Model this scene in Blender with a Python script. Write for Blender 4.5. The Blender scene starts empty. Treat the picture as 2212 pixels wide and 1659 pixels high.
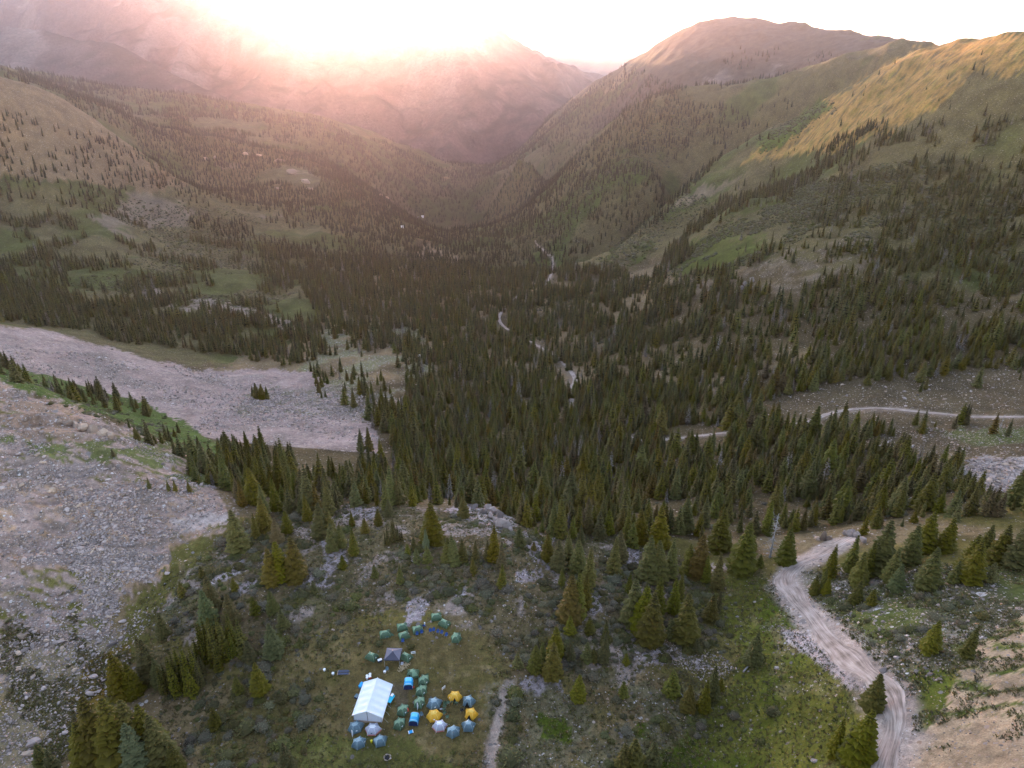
import bpy, math, random
import numpy as np
from mathutils import Vector, Matrix

rnd = random.Random(7)
rng = np.random.default_rng(7)
scene = bpy.context.scene
col = scene.collection
PI = math.pi

# ------------------------------------------------------------------ camera
PITCH = math.radians(25.7)
F = 1494.0; CU = 1106.0; CV = 829.5          # focal length and centre of a 2212 x 1659 frame
CT, ST = math.cos(PITCH), math.sin(PITCH)
cam_d = bpy.data.cameras.new('camera')
cam_d.sensor_width = 36.0
cam_d.lens = 36.0 * F / 2212.0
cam_d.clip_start = 1.0
cam_d.clip_end = 60000.0
cam = bpy.data.objects.new('camera', cam_d)
col.objects.link(cam)
cam.rotation_euler = (PI / 2 - PITCH, 0, 0)
scene.camera = cam

# ------------------------------------------------------------------ sky and sun
SUN_AZ = math.radians(-12.1)                  # from +Y, towards +X positive
SUN_EL = math.radians(2.97)
world = bpy.data.worlds.new('World')
scene.world = world
world.use_nodes = True
nt = world.node_tree
nt.nodes.clear()
wo = nt.nodes.new('ShaderNodeOutputWorld')
bg = nt.nodes.new('ShaderNodeBackground')
sky = nt.nodes.new('ShaderNodeTexSky')
sky.sky_type = 'NISHITA'
sky.sun_disc = False
sky.sun_elevation = SUN_EL
sky.sun_rotation = SUN_AZ
sky.altitude = 3500
sky.air_density = 1.0
sky.dust_density = 0.5
sky.ozone_density = 0.8
bg.inputs['Strength'].default_value = 0.12
dusk = nt.nodes.new('ShaderNodeVectorMath'); dusk.operation = 'MULTIPLY'; dusk.inputs[1].default_value = (1.16, .96, .90)   # rosy dusk air
nt.links.new(sky.outputs[0], dusk.inputs[0])
nt.links.new(dusk.outputs[0], bg.inputs['Color'])
nt.links.new(bg.outputs[0], wo.inputs['Surface'])

sun_d = bpy.data.lights.new('sun', 'SUN')
sun_d.energy = 2.1
sun_d.angle = math.radians(0.5)
sun_d.color = (1.0, 0.58, 0.35)
sun = bpy.data.objects.new('sun', sun_d)
col.objects.link(sun)
to_sun = Vector((math.sin(SUN_AZ) * math.cos(SUN_EL), math.cos(SUN_AZ) * math.cos(SUN_EL), math.sin(SUN_EL)))
sun.rotation_euler = to_sun.to_track_quat('Z', 'Y').to_euler()

vs = scene.view_settings
vs.view_transform = 'Standard'
vs.look = 'None'
vs.gamma = 1.0
vs.use_curve_mapping = False
vs.exposure = 3.88
scene.render.engine = 'CYCLES'
scene.cycles.max_bounces = 4
scene.cycles.diffuse_bounces = 2
scene.cycles.glossy_bounces = 1
scene.cycles.transparent_max_bounces = 6
scene.cycles.volume_bounces = 0
scene.cycles.use_denoising = True
scene.cycles.use_adaptive_sampling = True

HAZE_DENSITY = 5.4e-5

# ------------------------------------------------------------------ frame <-> place
def ray(u, v):
    u = np.asarray(u, float); v = np.asarray(v, float)
    return (u - CU), F * CT + (CV - v) * ST, -F * ST + (CV - v) * CT

def project(X, Y, Z):
    d = Y * CT - Z * ST
    up = Y * ST + Z * CT
    d = np.maximum(d, 1e-3)
    return CU + F * X / d, CV - F * up / d

def wpt(u, v, Y):
    dx, dy, dz = ray(u, v)
    return dx / dy * Y, Y, dz / dy * Y

# ------------------------------------------------------------------ noise
def _h(ix, iy, seed):
    n = (ix.astype(np.int64) * 374761393 + iy.astype(np.int64) * 668265263 + seed * 974711) & 0x7fffffff
    n = ((n ^ (n >> 13)) * 1274126177) & 0x7fffffff
    n = ((n ^ (n >> 16)) * 2246822519) & 0x7fffffff
    return (n ^ (n >> 15)).astype(float) % 65536 / 32768.0 - 1.0

def vnoise(x, y, seed=0):
    x = np.asarray(x, float); y = np.asarray(y, float)
    ix = np.floor(x); iy = np.floor(y)
    fx = x - ix; fy = y - iy
    fx = fx * fx * fx * (fx * (fx * 6 - 15) + 10); fy = fy * fy * fy * (fy * (fy * 6 - 15) + 10)
    a = _h(ix, iy, seed); b = _h(ix + 1, iy, seed); c = _h(ix, iy + 1, seed); d = _h(ix + 1, iy + 1, seed)
    return (a + (b - a) * fx) * (1 - fy) + (c + (d - c) * fx) * fy

def fbm(x, y, oct=4, seed=0, gain=.5):
    s = 0; a = 1; t = 0
    for k in range(oct):
        s = s + a * vnoise(x * 2 ** k + 17.3 * k, y * 2 ** k - 9.1 * k, seed + k); t += a; a *= gain
    return s / t

def ridged(x, y, oct=4, seed=0):
    s = 0; a = 1; t = 0
    for k in range(oct):
        s = s + a * (1 - np.abs(vnoise(x * 2 ** k + 5.3 * k, y * 2 ** k + 3.7 * k, seed + k)) * 2); t += a; a *= .5
    return s / t

def sstep(a, b, x):
    t = np.clip((x - a) / (b - a), 0, 1)
    return t * t * (3 - 2 * t)

# ------------------------------------------------------------------ the lie of the land
CP = []     # (u, v, Y)
def column(u, pts):
    for v, Y in pts: CP.append((u, v, Y))
column(0, [(1800, 70), (1659, 84), (1500, 100), (1300, 122), (1100, 150), (1000, 170), (900, 200), (862, 214), (835, 228), (815, 262),
           (800, 325), (760, 365), (735, 390), (712, 415), (700, 455), (690, 540), (600, 680), (500, 850), (400, 950), (300, 1010), (215, 1065), (182, 1130), (172, 1500), (165, 1800), (155, 2400)])
column(250, [(1659, 84), (1500, 102), (1300, 127), (1100, 158), (1000, 180), (945, 200), (925, 210), (905, 250), (880, 320), (830, 370), (790, 400),
             (768, 420), (756, 455), (740, 510), (700, 570), (600, 740), (500, 930), (420, 1080), (350, 1150), (295, 1220), (280, 1500), (260, 1900), (225, 2300), (198, 2600)])
column(500, [(1659, 84), (1500, 101), (1400, 112), (1300, 125), (1200, 142), (1130, 156), (1095, 167), (1050, 195), (1000, 228), (960, 262), (900, 330),
             (850, 390), (812, 430), (797, 452), (785, 490), (740, 550), (700, 610), (600, 800), (500, 1080), (420, 1350), (340, 1700), (260, 2250), (228, 2700)])
column(800, [(1659, 83), (1500, 98), (1400, 109), (1300, 123), (1200, 140), (1130, 155), (1100, 163), (1085, 175), (1050, 215), (1000, 252), (950, 292), (900, 340),
             (850, 390), (800, 452), (700, 620), (600, 850), (500, 1230), (420, 1700), (360, 2250), (310, 2850), (290, 3100)])
column(1106, [(1800, 70), (1659, 82), (1500, 98), (1400, 109), (1300, 122), (1200, 139), (1150, 150), (1132, 157), (1105, 178), (1060, 225), (1000, 265), (900, 355),
              (800, 465), (700, 630), (600, 900), (500, 1350), (420, 2000), (360, 2900), (335, 3600)])
column(1400, [(1659, 83), (1500, 99), (1400, 112), (1300, 128), (1200, 148), (1150, 162), (1100, 190), (1060, 220), (1000, 262), (900, 350), (800, 450), (700, 570),
              (600, 740), (560, 820), (400, 1200), (300, 1400), (250, 1460)])
column(1600, [(1659, 82), (1500, 99), (1400, 112), (1300, 128), (1200, 149), (1130, 172), (1060, 207), (1000, 245), (950, 285), (900, 330), (800, 405), (700, 482),
              (600, 572), (500, 700), (440, 800)])
column(1850, [(1800, 60), (1659, 71), (1600, 76), (1500, 87), (1400, 100), (1300, 118), (1200, 138), (1155, 150), (1130, 162), (1100, 185), (1000, 232), (930, 277), (880, 312), (800, 362),
              (700, 430), (600, 510), (500, 590), (400, 690), (300, 820), (240, 910)])
column(2212, [(1659, 61), (1500, 76), (1400, 88), (1300, 104), (1200, 124), (1130, 144), (1060, 172), (1000, 203), (950, 238), (900, 275), (860, 302), (800, 340),
              (700, 400), (600, 460), (500, 525), (400, 590), (300, 645), (200, 710), (120, 765)])
column(2750, [(1659, 52), (1400, 76), (1150, 125), (1000, 175), (880, 250), (700, 340), (500, 440), (300, 530), (100, 620), (0, 690)])
column(-550, [(1659, 82), (1400, 105), (1150, 132), (950, 165), (850, 190), (780, 300), (700, 430), (650, 560), (500, 780), (350, 880), (180, 1000), (120, 1100), (110, 2200)])

def crest(pts, drop=0.03, k=1.15, front=None):
    for u, v, Y in pts:
        CP.append((u, v, Y))
        dx, dy, dz = ray(u, v)
        EXTRA.append((dx / dy, Y * k, dz / dy - drop))
EXTRA = []
# dome hill on the right skyline
crest([(1075, 318, 3900), (1150, 275, 3700), (1250, 207, 3400), (1330, 155, 3100), (1400, 112, 2900), (1480, 68, 2700), (1540, 45, 2600), (1590, 38, 2550), (1650, 46, 2500),
       (1700, 62, 2450), (1760, 70, 2350), (1850, 88, 2200), (1920, 98, 2000), (1985, 108, 1750)], .05, 1.2)
for u, v, Y in [(1300, 260, 2500), (1400, 195, 2200), (1500, 165, 2100), (1600, 140, 2050), (1500, 110, 2300), (1600, 80, 2300), (1700, 110, 2100), (1800, 115, 1900), (1200, 330, 2500), (1110, 380, 2600)]:
    CP.append((u, v, Y))
# middle spur
crest([(1100, 470, 1750), (1200, 385, 1700), (1300, 300, 1650), (1350, 250, 1620), (1420, 213, 1600), (1496, 190, 1580), (1600, 178, 1500), (1700, 163, 1430), (1800, 145, 1350), (1900, 127, 1280)], .035, 1.15)
# near ridge, sunlit on top
crest([(1290, 562, 850), (1350, 520, 930), (1400, 478, 1000), (1483, 407, 1090), (1572, 350, 1130), (1661, 293, 1140), (1781, 222, 1110), (1860, 172, 1080), (1930, 133, 1050), (1990, 110, 1010),
       (2080, 92, 940), (2150, 80, 880), (2212, 73, 820), (2400, 50, 740)], .03, 1.16)
for u, v, Y in [(1700, 320, 990), (1800, 260, 960), (1950, 180, 900), (2080, 140, 820), (1750, 400, 800), (1650, 440, 850), (1500, 500, 880)]:
    CP.append((u, v, Y))
# left hill crest and far left wooded ridge
crest([(60, 190, 1150), (120, 215, 1170), (180, 250, 1190), (250, 297, 1220), (320, 345, 1250), (390, 395, 1290)], .02, 1.1)
crest([(-100, 150, 2300), (0, 153, 2450), (120, 170, 2500), (250, 195, 2600), (400, 212, 2700), (500, 228, 2800), (600, 247, 2950), (700, 264, 3100), (780, 285, 3200), (860, 318, 3400), (920, 338, 3600)], .05, 1.2)
EXTRA += [(-.9, 4300, -.13), (-.4, 4400, -.14), (0, 4500, -.14), (.35, 4500, -.12), (.8, 4000, -.05), (1.3, 3000, .02), (-1.4, 3000, .0)]

A_, B_ = 1.35, 1.0
pts = []; val = []
for u, v, Y in CP:
    dx, dy, dz = ray(u, v)
    pts.append((A_ * dx / dy, B_ * math.log(Y))); val.append(dz / dy)
for s, Y, t in EXTRA:
    pts.append((A_ * s, B_ * math.log(Y))); val.append(t)
pts = np.array(pts); val = np.array(val)
def _k(r2): return np.where(r2 > 1e-12, .5 * r2 * np.log(np.maximum(r2, 1e-12)), 0.0)
n = len(pts)
K = _k(((pts[:, None] - pts[None]) ** 2).sum(-1)) + np.eye(n) * 3e-5
P = np.c_[np.ones(n), pts]
M = np.block([[K, P], [P.T, np.zeros((3, 3))]])
sol = np.linalg.solve(M, np.r_[val, np.zeros(3)])
def base_t(s, lnY):
    q = np.c_[A_ * s.ravel(), B_ * lnY.ravel()].astype(np.float32)
    out = np.empty(len(q))
    p32 = pts.astype(np.float32); w32 = sol[:n].astype(np.float32)
    for a in range(0, len(q), 20000):
        c = q[a:a + 20000]
        r2 = (c[:, 0][:, None] - p32[:, 0]) ** 2 + (c[:, 1][:, None] - p32[:, 1]) ** 2
        out[a:a + 20000] = (.5 * r2 * np.log(np.maximum(r2, 1e-9))) @ w32 + sol[n] + c @ sol[n + 1:].astype(np.float32)
    return out.reshape(s.shape)

NS, NY = 620, 760
YMIN, YMAX = 38.0, 4400.0
svals = np.linspace(-1, 1, NS); svals = 1.12 * svals + .65 * svals ** 7
lnv = np.linspace(math.log(YMIN), math.log(YMAX), NY)
# coarse solve, then refine bilinearly (the field is smooth)
S0 = np.linspace(svals[0], svals[-1], 200); L0 = np.linspace(lnv[0], lnv[-1], 260)
T0 = base_t(*np.meshgrid(S0, L0))
def bil(grid, gx, gy, x, y):
    fx = np.interp(x, gx, np.arange(len(gx))); fy = np.interp(y, gy, np.arange(len(gy)))
    ix = np.clip(fx.astype(int), 0, len(gx) - 2); iy = np.clip(fy.astype(int), 0, len(gy) - 2)
    fx = fx - ix; fy = fy - iy
    return (grid[iy, ix] * (1 - fx) + grid[iy, ix + 1] * fx) * (1 - fy) + (grid[iy + 1, ix] * (1 - fx) + grid[iy + 1, ix + 1] * fx) * fy
SS, LL = np.meshgrid(svals, lnv)
TY = np.exp(LL); TX = SS * TY
TBASE = bil(T0, S0, L0, SS, LL) * TY
def base_H(x, y):
    y = np.maximum(y, YMIN)
    return bil(TBASE, svals, lnv, x / y, np.log(y))
TH = TBASE
def H(x, y):
    x = np.asarray(x, float); y = np.maximum(np.asarray(y, float), YMIN)
    return bil(TH, svals, lnv, x / y, np.log(y))

def ground(u, v, ymin=YMIN + 1, ymax=4300):
    """first point of the land seen at (u, v)"""
    u = np.atleast_1d(np.asarray(u, float)); v = np.atleast_1d(np.asarray(v, float))
    dx, dy, dz = ray(u, v)
    ys = np.exp(np.arange(math.log(ymin), math.log(ymax), .006))
    X = (dx / dy)[:, None] * ys; Z = (dz / dy)[:, None] * ys
    below = Z < H(X, np.broadcast_to(ys, X.shape))
    k = below.argmax(1); ok = below.any(1)
    k = np.where(ok, np.maximum(k, 1), len(ys) - 1)
    a = ys[k - 1]; b = ys[k]
    for _ in range(14):
        m = (a + b) / 2
        bl = (dz / dy) * m < H(dx / dy * m, m)
        b = np.where(bl, m, b); a = np.where(bl, a, m)
    y = (a + b) / 2
    return np.c_[dx / dy * y, y, H(dx / dy * y, y)]

def poly_dist(px, py, line):
    d = np.full(np.shape(px), 1e9)
    for (x0, y0), (x1, y1) in zip(line[:-1], line[1:]):
        ex, ey = x1 - x0, y1 - y0
        t = np.clip(((px - x0) * ex + (py - y0) * ey) / (ex * ex + ey * ey + 1e-9), 0, 1)
        d = np.minimum(d, np.hypot(px - x0 - t * ex, py - y0 - t * ey))
    return d

def smooth_line(pts, step):
    """Catmull-Rom through points, resampled"""
    P = np.array(pts, float); P = np.vstack([2 * P[0] - P[1], P, 2 * P[-1] - P[-2]])
    out = []
    for i in range(1, len(P) - 2):
        L = np.linalg.norm(P[i + 1] - P[i]); m = max(2, int(L / step))
        for k in range(m):
            t = k / m
            out.append(.5 * ((2 * P[i]) + (-P[i - 1] + P[i + 1]) * t + (2 * P[i - 1] - 5 * P[i] + 4 * P[i + 1] - P[i + 2]) * t * t + (-P[i - 1] + 3 * P[i] - 3 * P[i + 1] + P[i + 2]) * t ** 3))
    out.append(P[-2])
    return np.array(out)

# roads are traced on the bare land first, so that the land stays smooth beneath them
ROAD_NEAR_V = [(1885, 1790), (1895, 1720), (1905, 1659), (1925, 1600), (1931, 1560), (1920, 1510), (1888, 1468), (1848, 1430), (1800, 1385), (1752, 1335), (1716, 1290), (1696, 1252), (1712, 1226), (1760, 1203), (1802, 1180), (1838, 1160)]
ROAD_FAR_V = [(2420, 905), (2300, 903), (2212, 901), (2100, 900), (2000, 891), (1930, 884), (1880, 882), (1830, 886), (1780, 897), (1745, 912), (1650, 927), (1560, 936), (1500, 943), (1440, 950), (1390, 951), (1330, 935),
              (1285, 905), (1240, 870), (1228, 845), (1243, 822), (1230, 800), (1200, 770), (1140, 735), (1083, 700), (1088, 668), (1140, 625), (1186, 605), (1195, 580), (1180, 548), (1156, 526)]
g = ground(*np.array(ROAD_NEAR_V, float).T); road_near = smooth_line(g[:, :2], 1.5)
g = ground(*np.array(ROAD_FAR_V, float).T); road_far = smooth_line(g[:, :2], 6.0)
TRACK_V = [(1100, 1478), (1088, 1510), (1080, 1545), (1070, 1590), (1062, 1640), (1056, 1700)]
g = ground(*np.array(TRACK_V, float).T); track = smooth_line(g[:, :2], 1.0)

near_mask = poly_dist(TX, TY, [tuple(p) for p in road_near[::3]])
far_mask = poly_dist(TX, TY, [tuple(p) for p in road_far[::4]])
roadm = sstep(2.6, 7.0, near_mask) * np.where(TY > 170, sstep(4, 14, far_mask), 1)
tk = poly_dist(TX, TY, [tuple(p) for p in track])
campc = ground(905, 1500)[0]
campm = 1 - sstep(12, 34, np.hypot((TX - campc[0]) / 1.25, (TY - campc[1]) / 1.6))
amp = .35 + .65 * (1 - campm)
nz = (fbm(TX / 900, TY / 900, 3, 5) * 16 * sstep(600, 1500, TY)
      + ridged(TX / 260 + .4 * vnoise(TX / 300, TY / 300, 3), TY / 330, 4, 11) * 15 * sstep(500, 1300, TY)
      + ridged(TX / 70, TY / 90, 3, 51) * 6.0 * sstep(300, 900, TY)
      + fbm(TX / 45, TY / 45, 3, 21) * 3.0 * sstep(150, 420, TY)
      + fbm(TX / 14, TY / 14, 3, 31) * .75 * (.4 + .6 * (1 - campm)) * sstep(50, 160, TY + 60)
      + (fbm(TX / 3.2, TY / 3.2, 3, 41) * .28 + fbm(TX / 1.1, TY / 1.1, 2, 61) * .1) * amp * (1 - sstep(250, 500, TY)))
scm = (1 - sstep(-.62, -.40, SS)) * sstep(112, 135, TY) * (1 - sstep(240, 300, TY))
nz = nz + scm * (ridged((TX + .2 * TY) / 30, (TY - .5 * TX) / 17, 4, 301) * 2.4 + ridged(TX / 7, TY / 5, 3, 311) * .5)
TH = TBASE + nz * roadm - .35 * np.exp(-(tk / 1.2) ** 2) * (TY < 140)
# beyond the far crests the land falls to the hidden valleys
TH = TH - 200 * sstep(3950, 4400, TY)
TH = np.maximum(TH, -620 + 8 * vnoise(TX / 90, TY / 90, 4))
# ------------------------------------------------------------------ object helpers
def tag(o, label=None, cat=None, group=None, kind=None):
    if label: o['label'] = label
    if cat: o['category'] = cat
    if group: o['group'] = group
    if kind: o['kind'] = kind
    return o

def mesh_from(name, verts, faces, mats=(), smooth=False, midx=None):
    me = bpy.data.meshes.new(name)
    me.from_pydata([tuple(map(float, p)) for p in verts], [], faces)
    for m in mats: me.materials.append(m)
    if midx is not None: me.polygons.foreach_set('material_index', midx)
    if smooth: me.polygons.foreach_set('use_smooth', [True] * len(me.polygons))
    me.update()
    return me

def link(name, me, parent=None, loc=None, rot=None, scale=None):
    o = bpy.data.objects.new(name, me)
    col.objects.link(o)
    if parent: o.parent = parent
    if loc is not None: o.location = loc
    if rot is not None: o.rotation_euler = rot
    if scale is not None: o.scale = scale
    return o

def grid_mesh(name, X, Y, Z, mat, attr=None):
    ny, nx = X.shape
    me = bpy.data.meshes.new(name)
    co = np.stack([X, Y, Z], -1).reshape(-1, 3).astype(np.float32)
    i = np.arange(nx * ny).reshape(ny, nx)
    q = np.stack([i[:-1, :-1], i[:-1, 1:], i[1:, 1:], i[1:, :-1]], -1).reshape(-1, 4)
    me.vertices.add(len(co)); me.vertices.foreach_set('co', co.ravel())
    me.loops.add(q.size); me.loops.foreach_set('vertex_index', q.ravel().astype(np.int32))
    me.polygons.add(len(q)); me.polygons.foreach_set('loop_start', (np.arange(len(q)) * 4).astype(np.int32))
    me.polygons.foreach_set('use_smooth', np.ones(len(q), bool))
    me.update(calc_edges=True)
    for k, a in (attr or {}).items():
        at = me.color_attributes.new(k, 'FLOAT_COLOR', 'POINT')
        c = np.ones((len(co), 4), np.float32); c[:, :3] = a.reshape(-1, 3)
        at.data.foreach_set('color', c.ravel())
    me.materials.append(mat)
    return me

# ------------------------------------------------------------------ materials
def nd(nt, t, **kw):
    n_ = nt.nodes.new(t)
    for k, v in kw.items():
        if k in n_.inputs.keys(): n_.inputs[k].default_value = v
        else: setattr(n_, k, v)
    return n_

def new_mat(name, base=(.5, .5, .5), rough=.9, spec=.2):
    m = bpy.data.materials.new(name); m.use_nodes = True
    b = m.node_tree.nodes['Principled BSDF']
    b.inputs['Base Color'].default_value = (*base, 1)
    b.inputs['Roughness'].default_value = rough
    b.inputs['Specular IOR Level'].default_value = spec
    return m, m.node_tree, b

def fabric(name, base, rough=.6, scale=3.0, var=.12, spec=.3, transl=0.0):
    m, t, b = new_mat(name, base, rough, spec)
    tc = nd(t, 'ShaderNodeTexCoord'); nz_ = nd(t, 'ShaderNodeTexNoise', Scale=scale, Detail=4.0)
    t.links.new(tc.outputs['Object'], nz_.inputs['Vector'])
    mx = nd(t, 'ShaderNodeMix', data_type='RGBA')
    mx.inputs['A'].default_value = (*[c * (1 - var * 2) for c in base], 1)
    mx.inputs['B'].default_value = (*[min(1, c * (1 + var)) for c in base], 1)
    t.links.new(nz_.outputs['Fac'], mx.inputs['Factor']); t.links.new(mx.outputs['Result'], b.inputs['Base Color'])
    bp = nd(t, 'ShaderNodeBump', Strength=.25, Distance=.03); t.links.new(nz_.outputs['Fac'], bp.inputs['Height']); t.links.new(bp.outputs[0], b.inputs['Normal'])
    return m

def land_material(name, speck=True, far=False):
    """albedo from the 'ground' attribute, stones from the 'cover' attribute (r stones, g grass, b dry)"""
    m, t, b = new_mat(name, (.1, .1, .1), 1.0, .05)
    L = t.links.new
    at = nd(t, 'ShaderNodeAttribute', attribute_name='ground')
    cv = nd(t, 'ShaderNodeAttribute', attribute_name='cover')
    sp = nd(t, 'ShaderNodeSeparateColor'); L(cv.outputs['Color'], sp.inputs[0])
    geo = nd(t, 'ShaderNodeNewGeometry')
    def noise(scale, detail=5., rough=.6):
        n_ = nd(t, 'ShaderNodeTexNoise', Scale=scale, Detail=detail, Roughness=rough); L(geo.outputs['Position'], n_.inputs['Vector']); return n_.outputs['Fac']
    def maprange(x, a, b_, c, d):
        n_ = nd(t, 'ShaderNodeMapRange'); L(x, n_.inputs['Value'])
        for k, v in zip(('From Min', 'From Max', 'To Min', 'To Max'), (a, b_, c, d)): n_.inputs[k].default_value = v
        return n_.outputs['Result']
    def math_(op, a, b_):
        n_ = nd(t, 'ShaderNodeMath', operation=op)
        for i_, x in enumerate((a, b_)):
            if isinstance(x, (int, float)): n_.inputs[i_].default_value = x
            else: L(x, n_.inputs[i_])
        return n_.outputs[0]
    sc = .12 if far else 1.0
    big = maprange(noise(.05 * sc, 6.), .3, .7, .72, 1.28)
    mid = maprange(noise(.55 * sc, 6., .7), .3, .7, .62, 1.38)
    fine = maprange(noise(4.0 * sc, 4., .7), .3, .7, .7, 1.3)
    f = math_('MULTIPLY', math_('MULTIPLY', big, mid), fine)
    vm = nd(t, 'ShaderNodeVectorMath', operation='SCALE'); L(at.outputs['Color'], vm.inputs[0]); L(f, vm.inputs['Scale'])
    colr = vm.outputs[0]
    hsum = math_('ADD', noise(.8 * sc, 6.), math_('MULTIPLY', noise(5. * sc, 3.), .4))
    if speck:
        # stones: cells whose own random colour decides whether a stone lies there
        vals = []
        for scale, thr in ((.55, .62), (1.3, .45), (2.9, .35)):
            vo = nd(t, 'ShaderNodeTexVoronoi', Scale=scale, Randomness=1.0); L(geo.outputs['Position'], vo.inputs['Vector'])
            s2 = nd(t, 'ShaderNodeSeparateColor'); L(vo.outputs['Color'], s2.inputs[0])
            pick = math_('GREATER_THAN', s2.outputs[0], thr)
            rad = maprange(s2.outputs[1], 0, 1, .25, .6)
            ins = math_('LESS_THAN', math_('MULTIPLY', vo.outputs['Distance'], 1.0), rad)
            vals.append((math_('MULTIPLY', pick, ins), s2.outputs[2]))
        for mask, tone in vals:
            # more stones where the cover attribute says so
            k = math_('MULTIPLY', mask, math_('LESS_THAN', tone, sp.outputs[0] if mask is not vals[0][0] else math_('SUBTRACT', sp.outputs[0], .22)))
            mx = nd(t, 'ShaderNodeMix', data_type='RGBA')
            cr = nd(t, 'ShaderNodeValToRGB')
            cr.color_ramp.elements[0].color = (.10, .085, .08, 1); cr.color_ramp.elements[1].color = (.55, .50, .50, 1)
            e = cr.color_ramp.elements.new(.35); e.color = (.26, .22, .21, 1)
            e = cr.color_ramp.elements.new(.6); e.color = (.30, .20, .14, 1)
            L(math_('FRACT', math_('MULTIPLY', tone, 7.31), 0), cr.inputs[0])
            L(k, mx.inputs['Factor']); L(colr, mx.inputs['A']); L(cr.outputs[0], mx.inputs['B'])
            colr = mx.outputs['Result']
            hsum = math_('ADD', hsum, math_('MULTIPLY', k, .5))
    L(colr, b.inputs['Base Color'])
    bp = nd(t, 'ShaderNodeBump', Strength=.7, Distance=.35 if not far else 12.0)
    L(hsum, bp.inputs['Height']); L(bp.outputs[0], b.inputs['Normal'])
    return m

M_land = land_material('alpine_ground')
M_far = land_material('mountain_rock', speck=False, far=True)

# ------------------------------------------------------------------ zones (traced once, then kept as ground cover)
PU, PV = project(TX, TY, TH)
def inside(poly, x, y):
    c = np.zeros(x.shape, bool)
    P_ = poly + [poly[0]]
    for (x0, y0), (x1, y1) in zip(P_[:-1], P_[1:]):
        if y0 == y1: continue
        k = ((y0 > y) != (y1 > y)) & (x < (x1 - x0) * (y - y0) / (y1 - y0) + x0)
        c ^= k
    return c
def warp(X, Y, amp=1.0):
    w = np.clip(Y * .05, 6, 60)
    a = (fbm(X / w, Y / w, 5, 71, .65) * 46) * amp; b = (fbm(X / w, Y / w, 5, 81, .65) * 30) * amp
    j = rng.normal(0, 1, (2,) + X.shape)
    return a + j[0] * 5, b + j[1] * 3.5
WU, WV = warp(TX, TY)
def zone(poly, y0=0, y1=1e9, w=1.0):
    return (inside(poly, PU + WU * w, PV + WV * w) & (TY >= y0) & (TY <= y1)).astype(float)

FB1 = fbm(TX / 22, TY / 22, 4, 91); FB2 = fbm(TX / 6, TY / 6, 4, 95); FB3 = fbm(TX / 90, TY / 90, 4, 99); FB4 = fbm(TX / 2.2, TY / 2.2, 3, 97)
STR = fbm((TX - .3 * TY) / 4, (TY + .3 * TX) / 1.3, 4, 103)      # streaks along the slope
C = np.zeros(TX.shape + (3,)); COV = np.zeros(TX.shape + (3,))
def setc(mask, c, stones=None, keep=0):
    mk = np.clip(mask, 0, 1)[..., None]
    C[:] = C * (1 - mk) + np.array(c) * mk
    if stones is not None: COV[..., 0] = COV[..., 0] * (1 - mk[..., 0]) + stones * mk[..., 0]
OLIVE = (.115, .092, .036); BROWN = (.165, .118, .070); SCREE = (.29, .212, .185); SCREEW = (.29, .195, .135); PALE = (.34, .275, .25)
GREEN = (.062, .088, .022); SAGE = (.110, .092, .050); FLOOR = (.085, .062, .034); SUN_GOLD = (.27, .165, .068); TAN = (.34, .25, .175); SHRUBBY = (.115, .082, .050)
setc(np.ones(TX.shape), OLIVE, .08)
setc(sstep(-.1, .3, FB1) * (TY < 400), BROWN, .15)
# valley forest floor
setc((TY > 160) * 1.0, FLOOR, .12)
setc((TY > 160) * sstep(.05, .3, FB3), BROWN, .18)
# hillsides
setc(zone([(1020, 340), (1600, 30), (2000, 90), (2800, -100), (2900, 600), (2212, 640), (1900, 600), (1500, 560), (1250, 560), (950, 620), (900, 480)], 450), (.098, .078, .038), .10)
setc(zone([(1020, 340), (1600, 30), (2000, 90), (2800, -100), (2900, 600), (2212, 640), (1900, 600), (1500, 560), (1250, 560), (950, 620), (900, 480)], 450) * sstep(0, .25, FB3), (.070, .070, .026), .05)
setc(zone([(1250, 300), (1480, 60), (1600, 20), (2000, 100), (1900, 130), (1600, 200), (1400, 230)], 1700), (.085, .060, .042), .05)
setc(zone([(1430, 230), (1600, 130), (1680, 140), (1640, 200), (1480, 240)], 1700) * sstep(-.1, .2, FB3), (.14, .105, .09), .1)
SUN_BAND = zone([(1600, 350), (1781, 215), (1990, 100), (2212, 60), (2800, -50), (2800, 120), (2212, 150), (2110, 165), (2050, 225), (1930, 285), (1800, 325), (1700, 340), (1640, 345)], 450, 1300, .7) * sstep(-.55, -.05, STR + .6 * FB2)  # gold grass, with the ridge's band of low sunlight painted into its colour
setc(SUN_BAND, SUN_GOLD, .04); setc(SUN_BAND * sstep(.15, .45, STR + .4 * FB2), (.17, .13, .045), .02)
setc(zone([(1640, 330), (1660, 292), (1781, 215), (1800, 235), (1720, 290), (1660, 330)], 450, 1600, .4), (.075, .086, .026), 0)
setc(zone([(1640, 300), (1781, 222), (1775, 245), (1640, 320)], 900, 1700, .4), (.075, .086, .026), 0)
AS = zone([(1270, 580), (1380, 470), (1490, 410), (1580, 380), (1540, 440), (1440, 500), (1360, 580)], 500, 1800)
setc(AS * sstep(-.3, 0, FB3 + .4 * FB1), (.068, .074, .024), 0)
AS = zone([(1440, 590), (1560, 480), (1680, 430), (1740, 400), (1900, 370), (1910, 410), (1760, 500), (1640, 560), (1500, 600)], 450, 900)
setc(AS * sstep(-.35, 0, FB3 + .5 * FB2), (.068, .072, .022), 0)
setc(zone([(1320, 540), (1500, 420), (1640, 350), (1660, 365), (1500, 450), (1350, 560)], 450, 1300) * sstep(0, .3, FB3 + .5 * FB1), (.165, .125, .085), .1)
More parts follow.
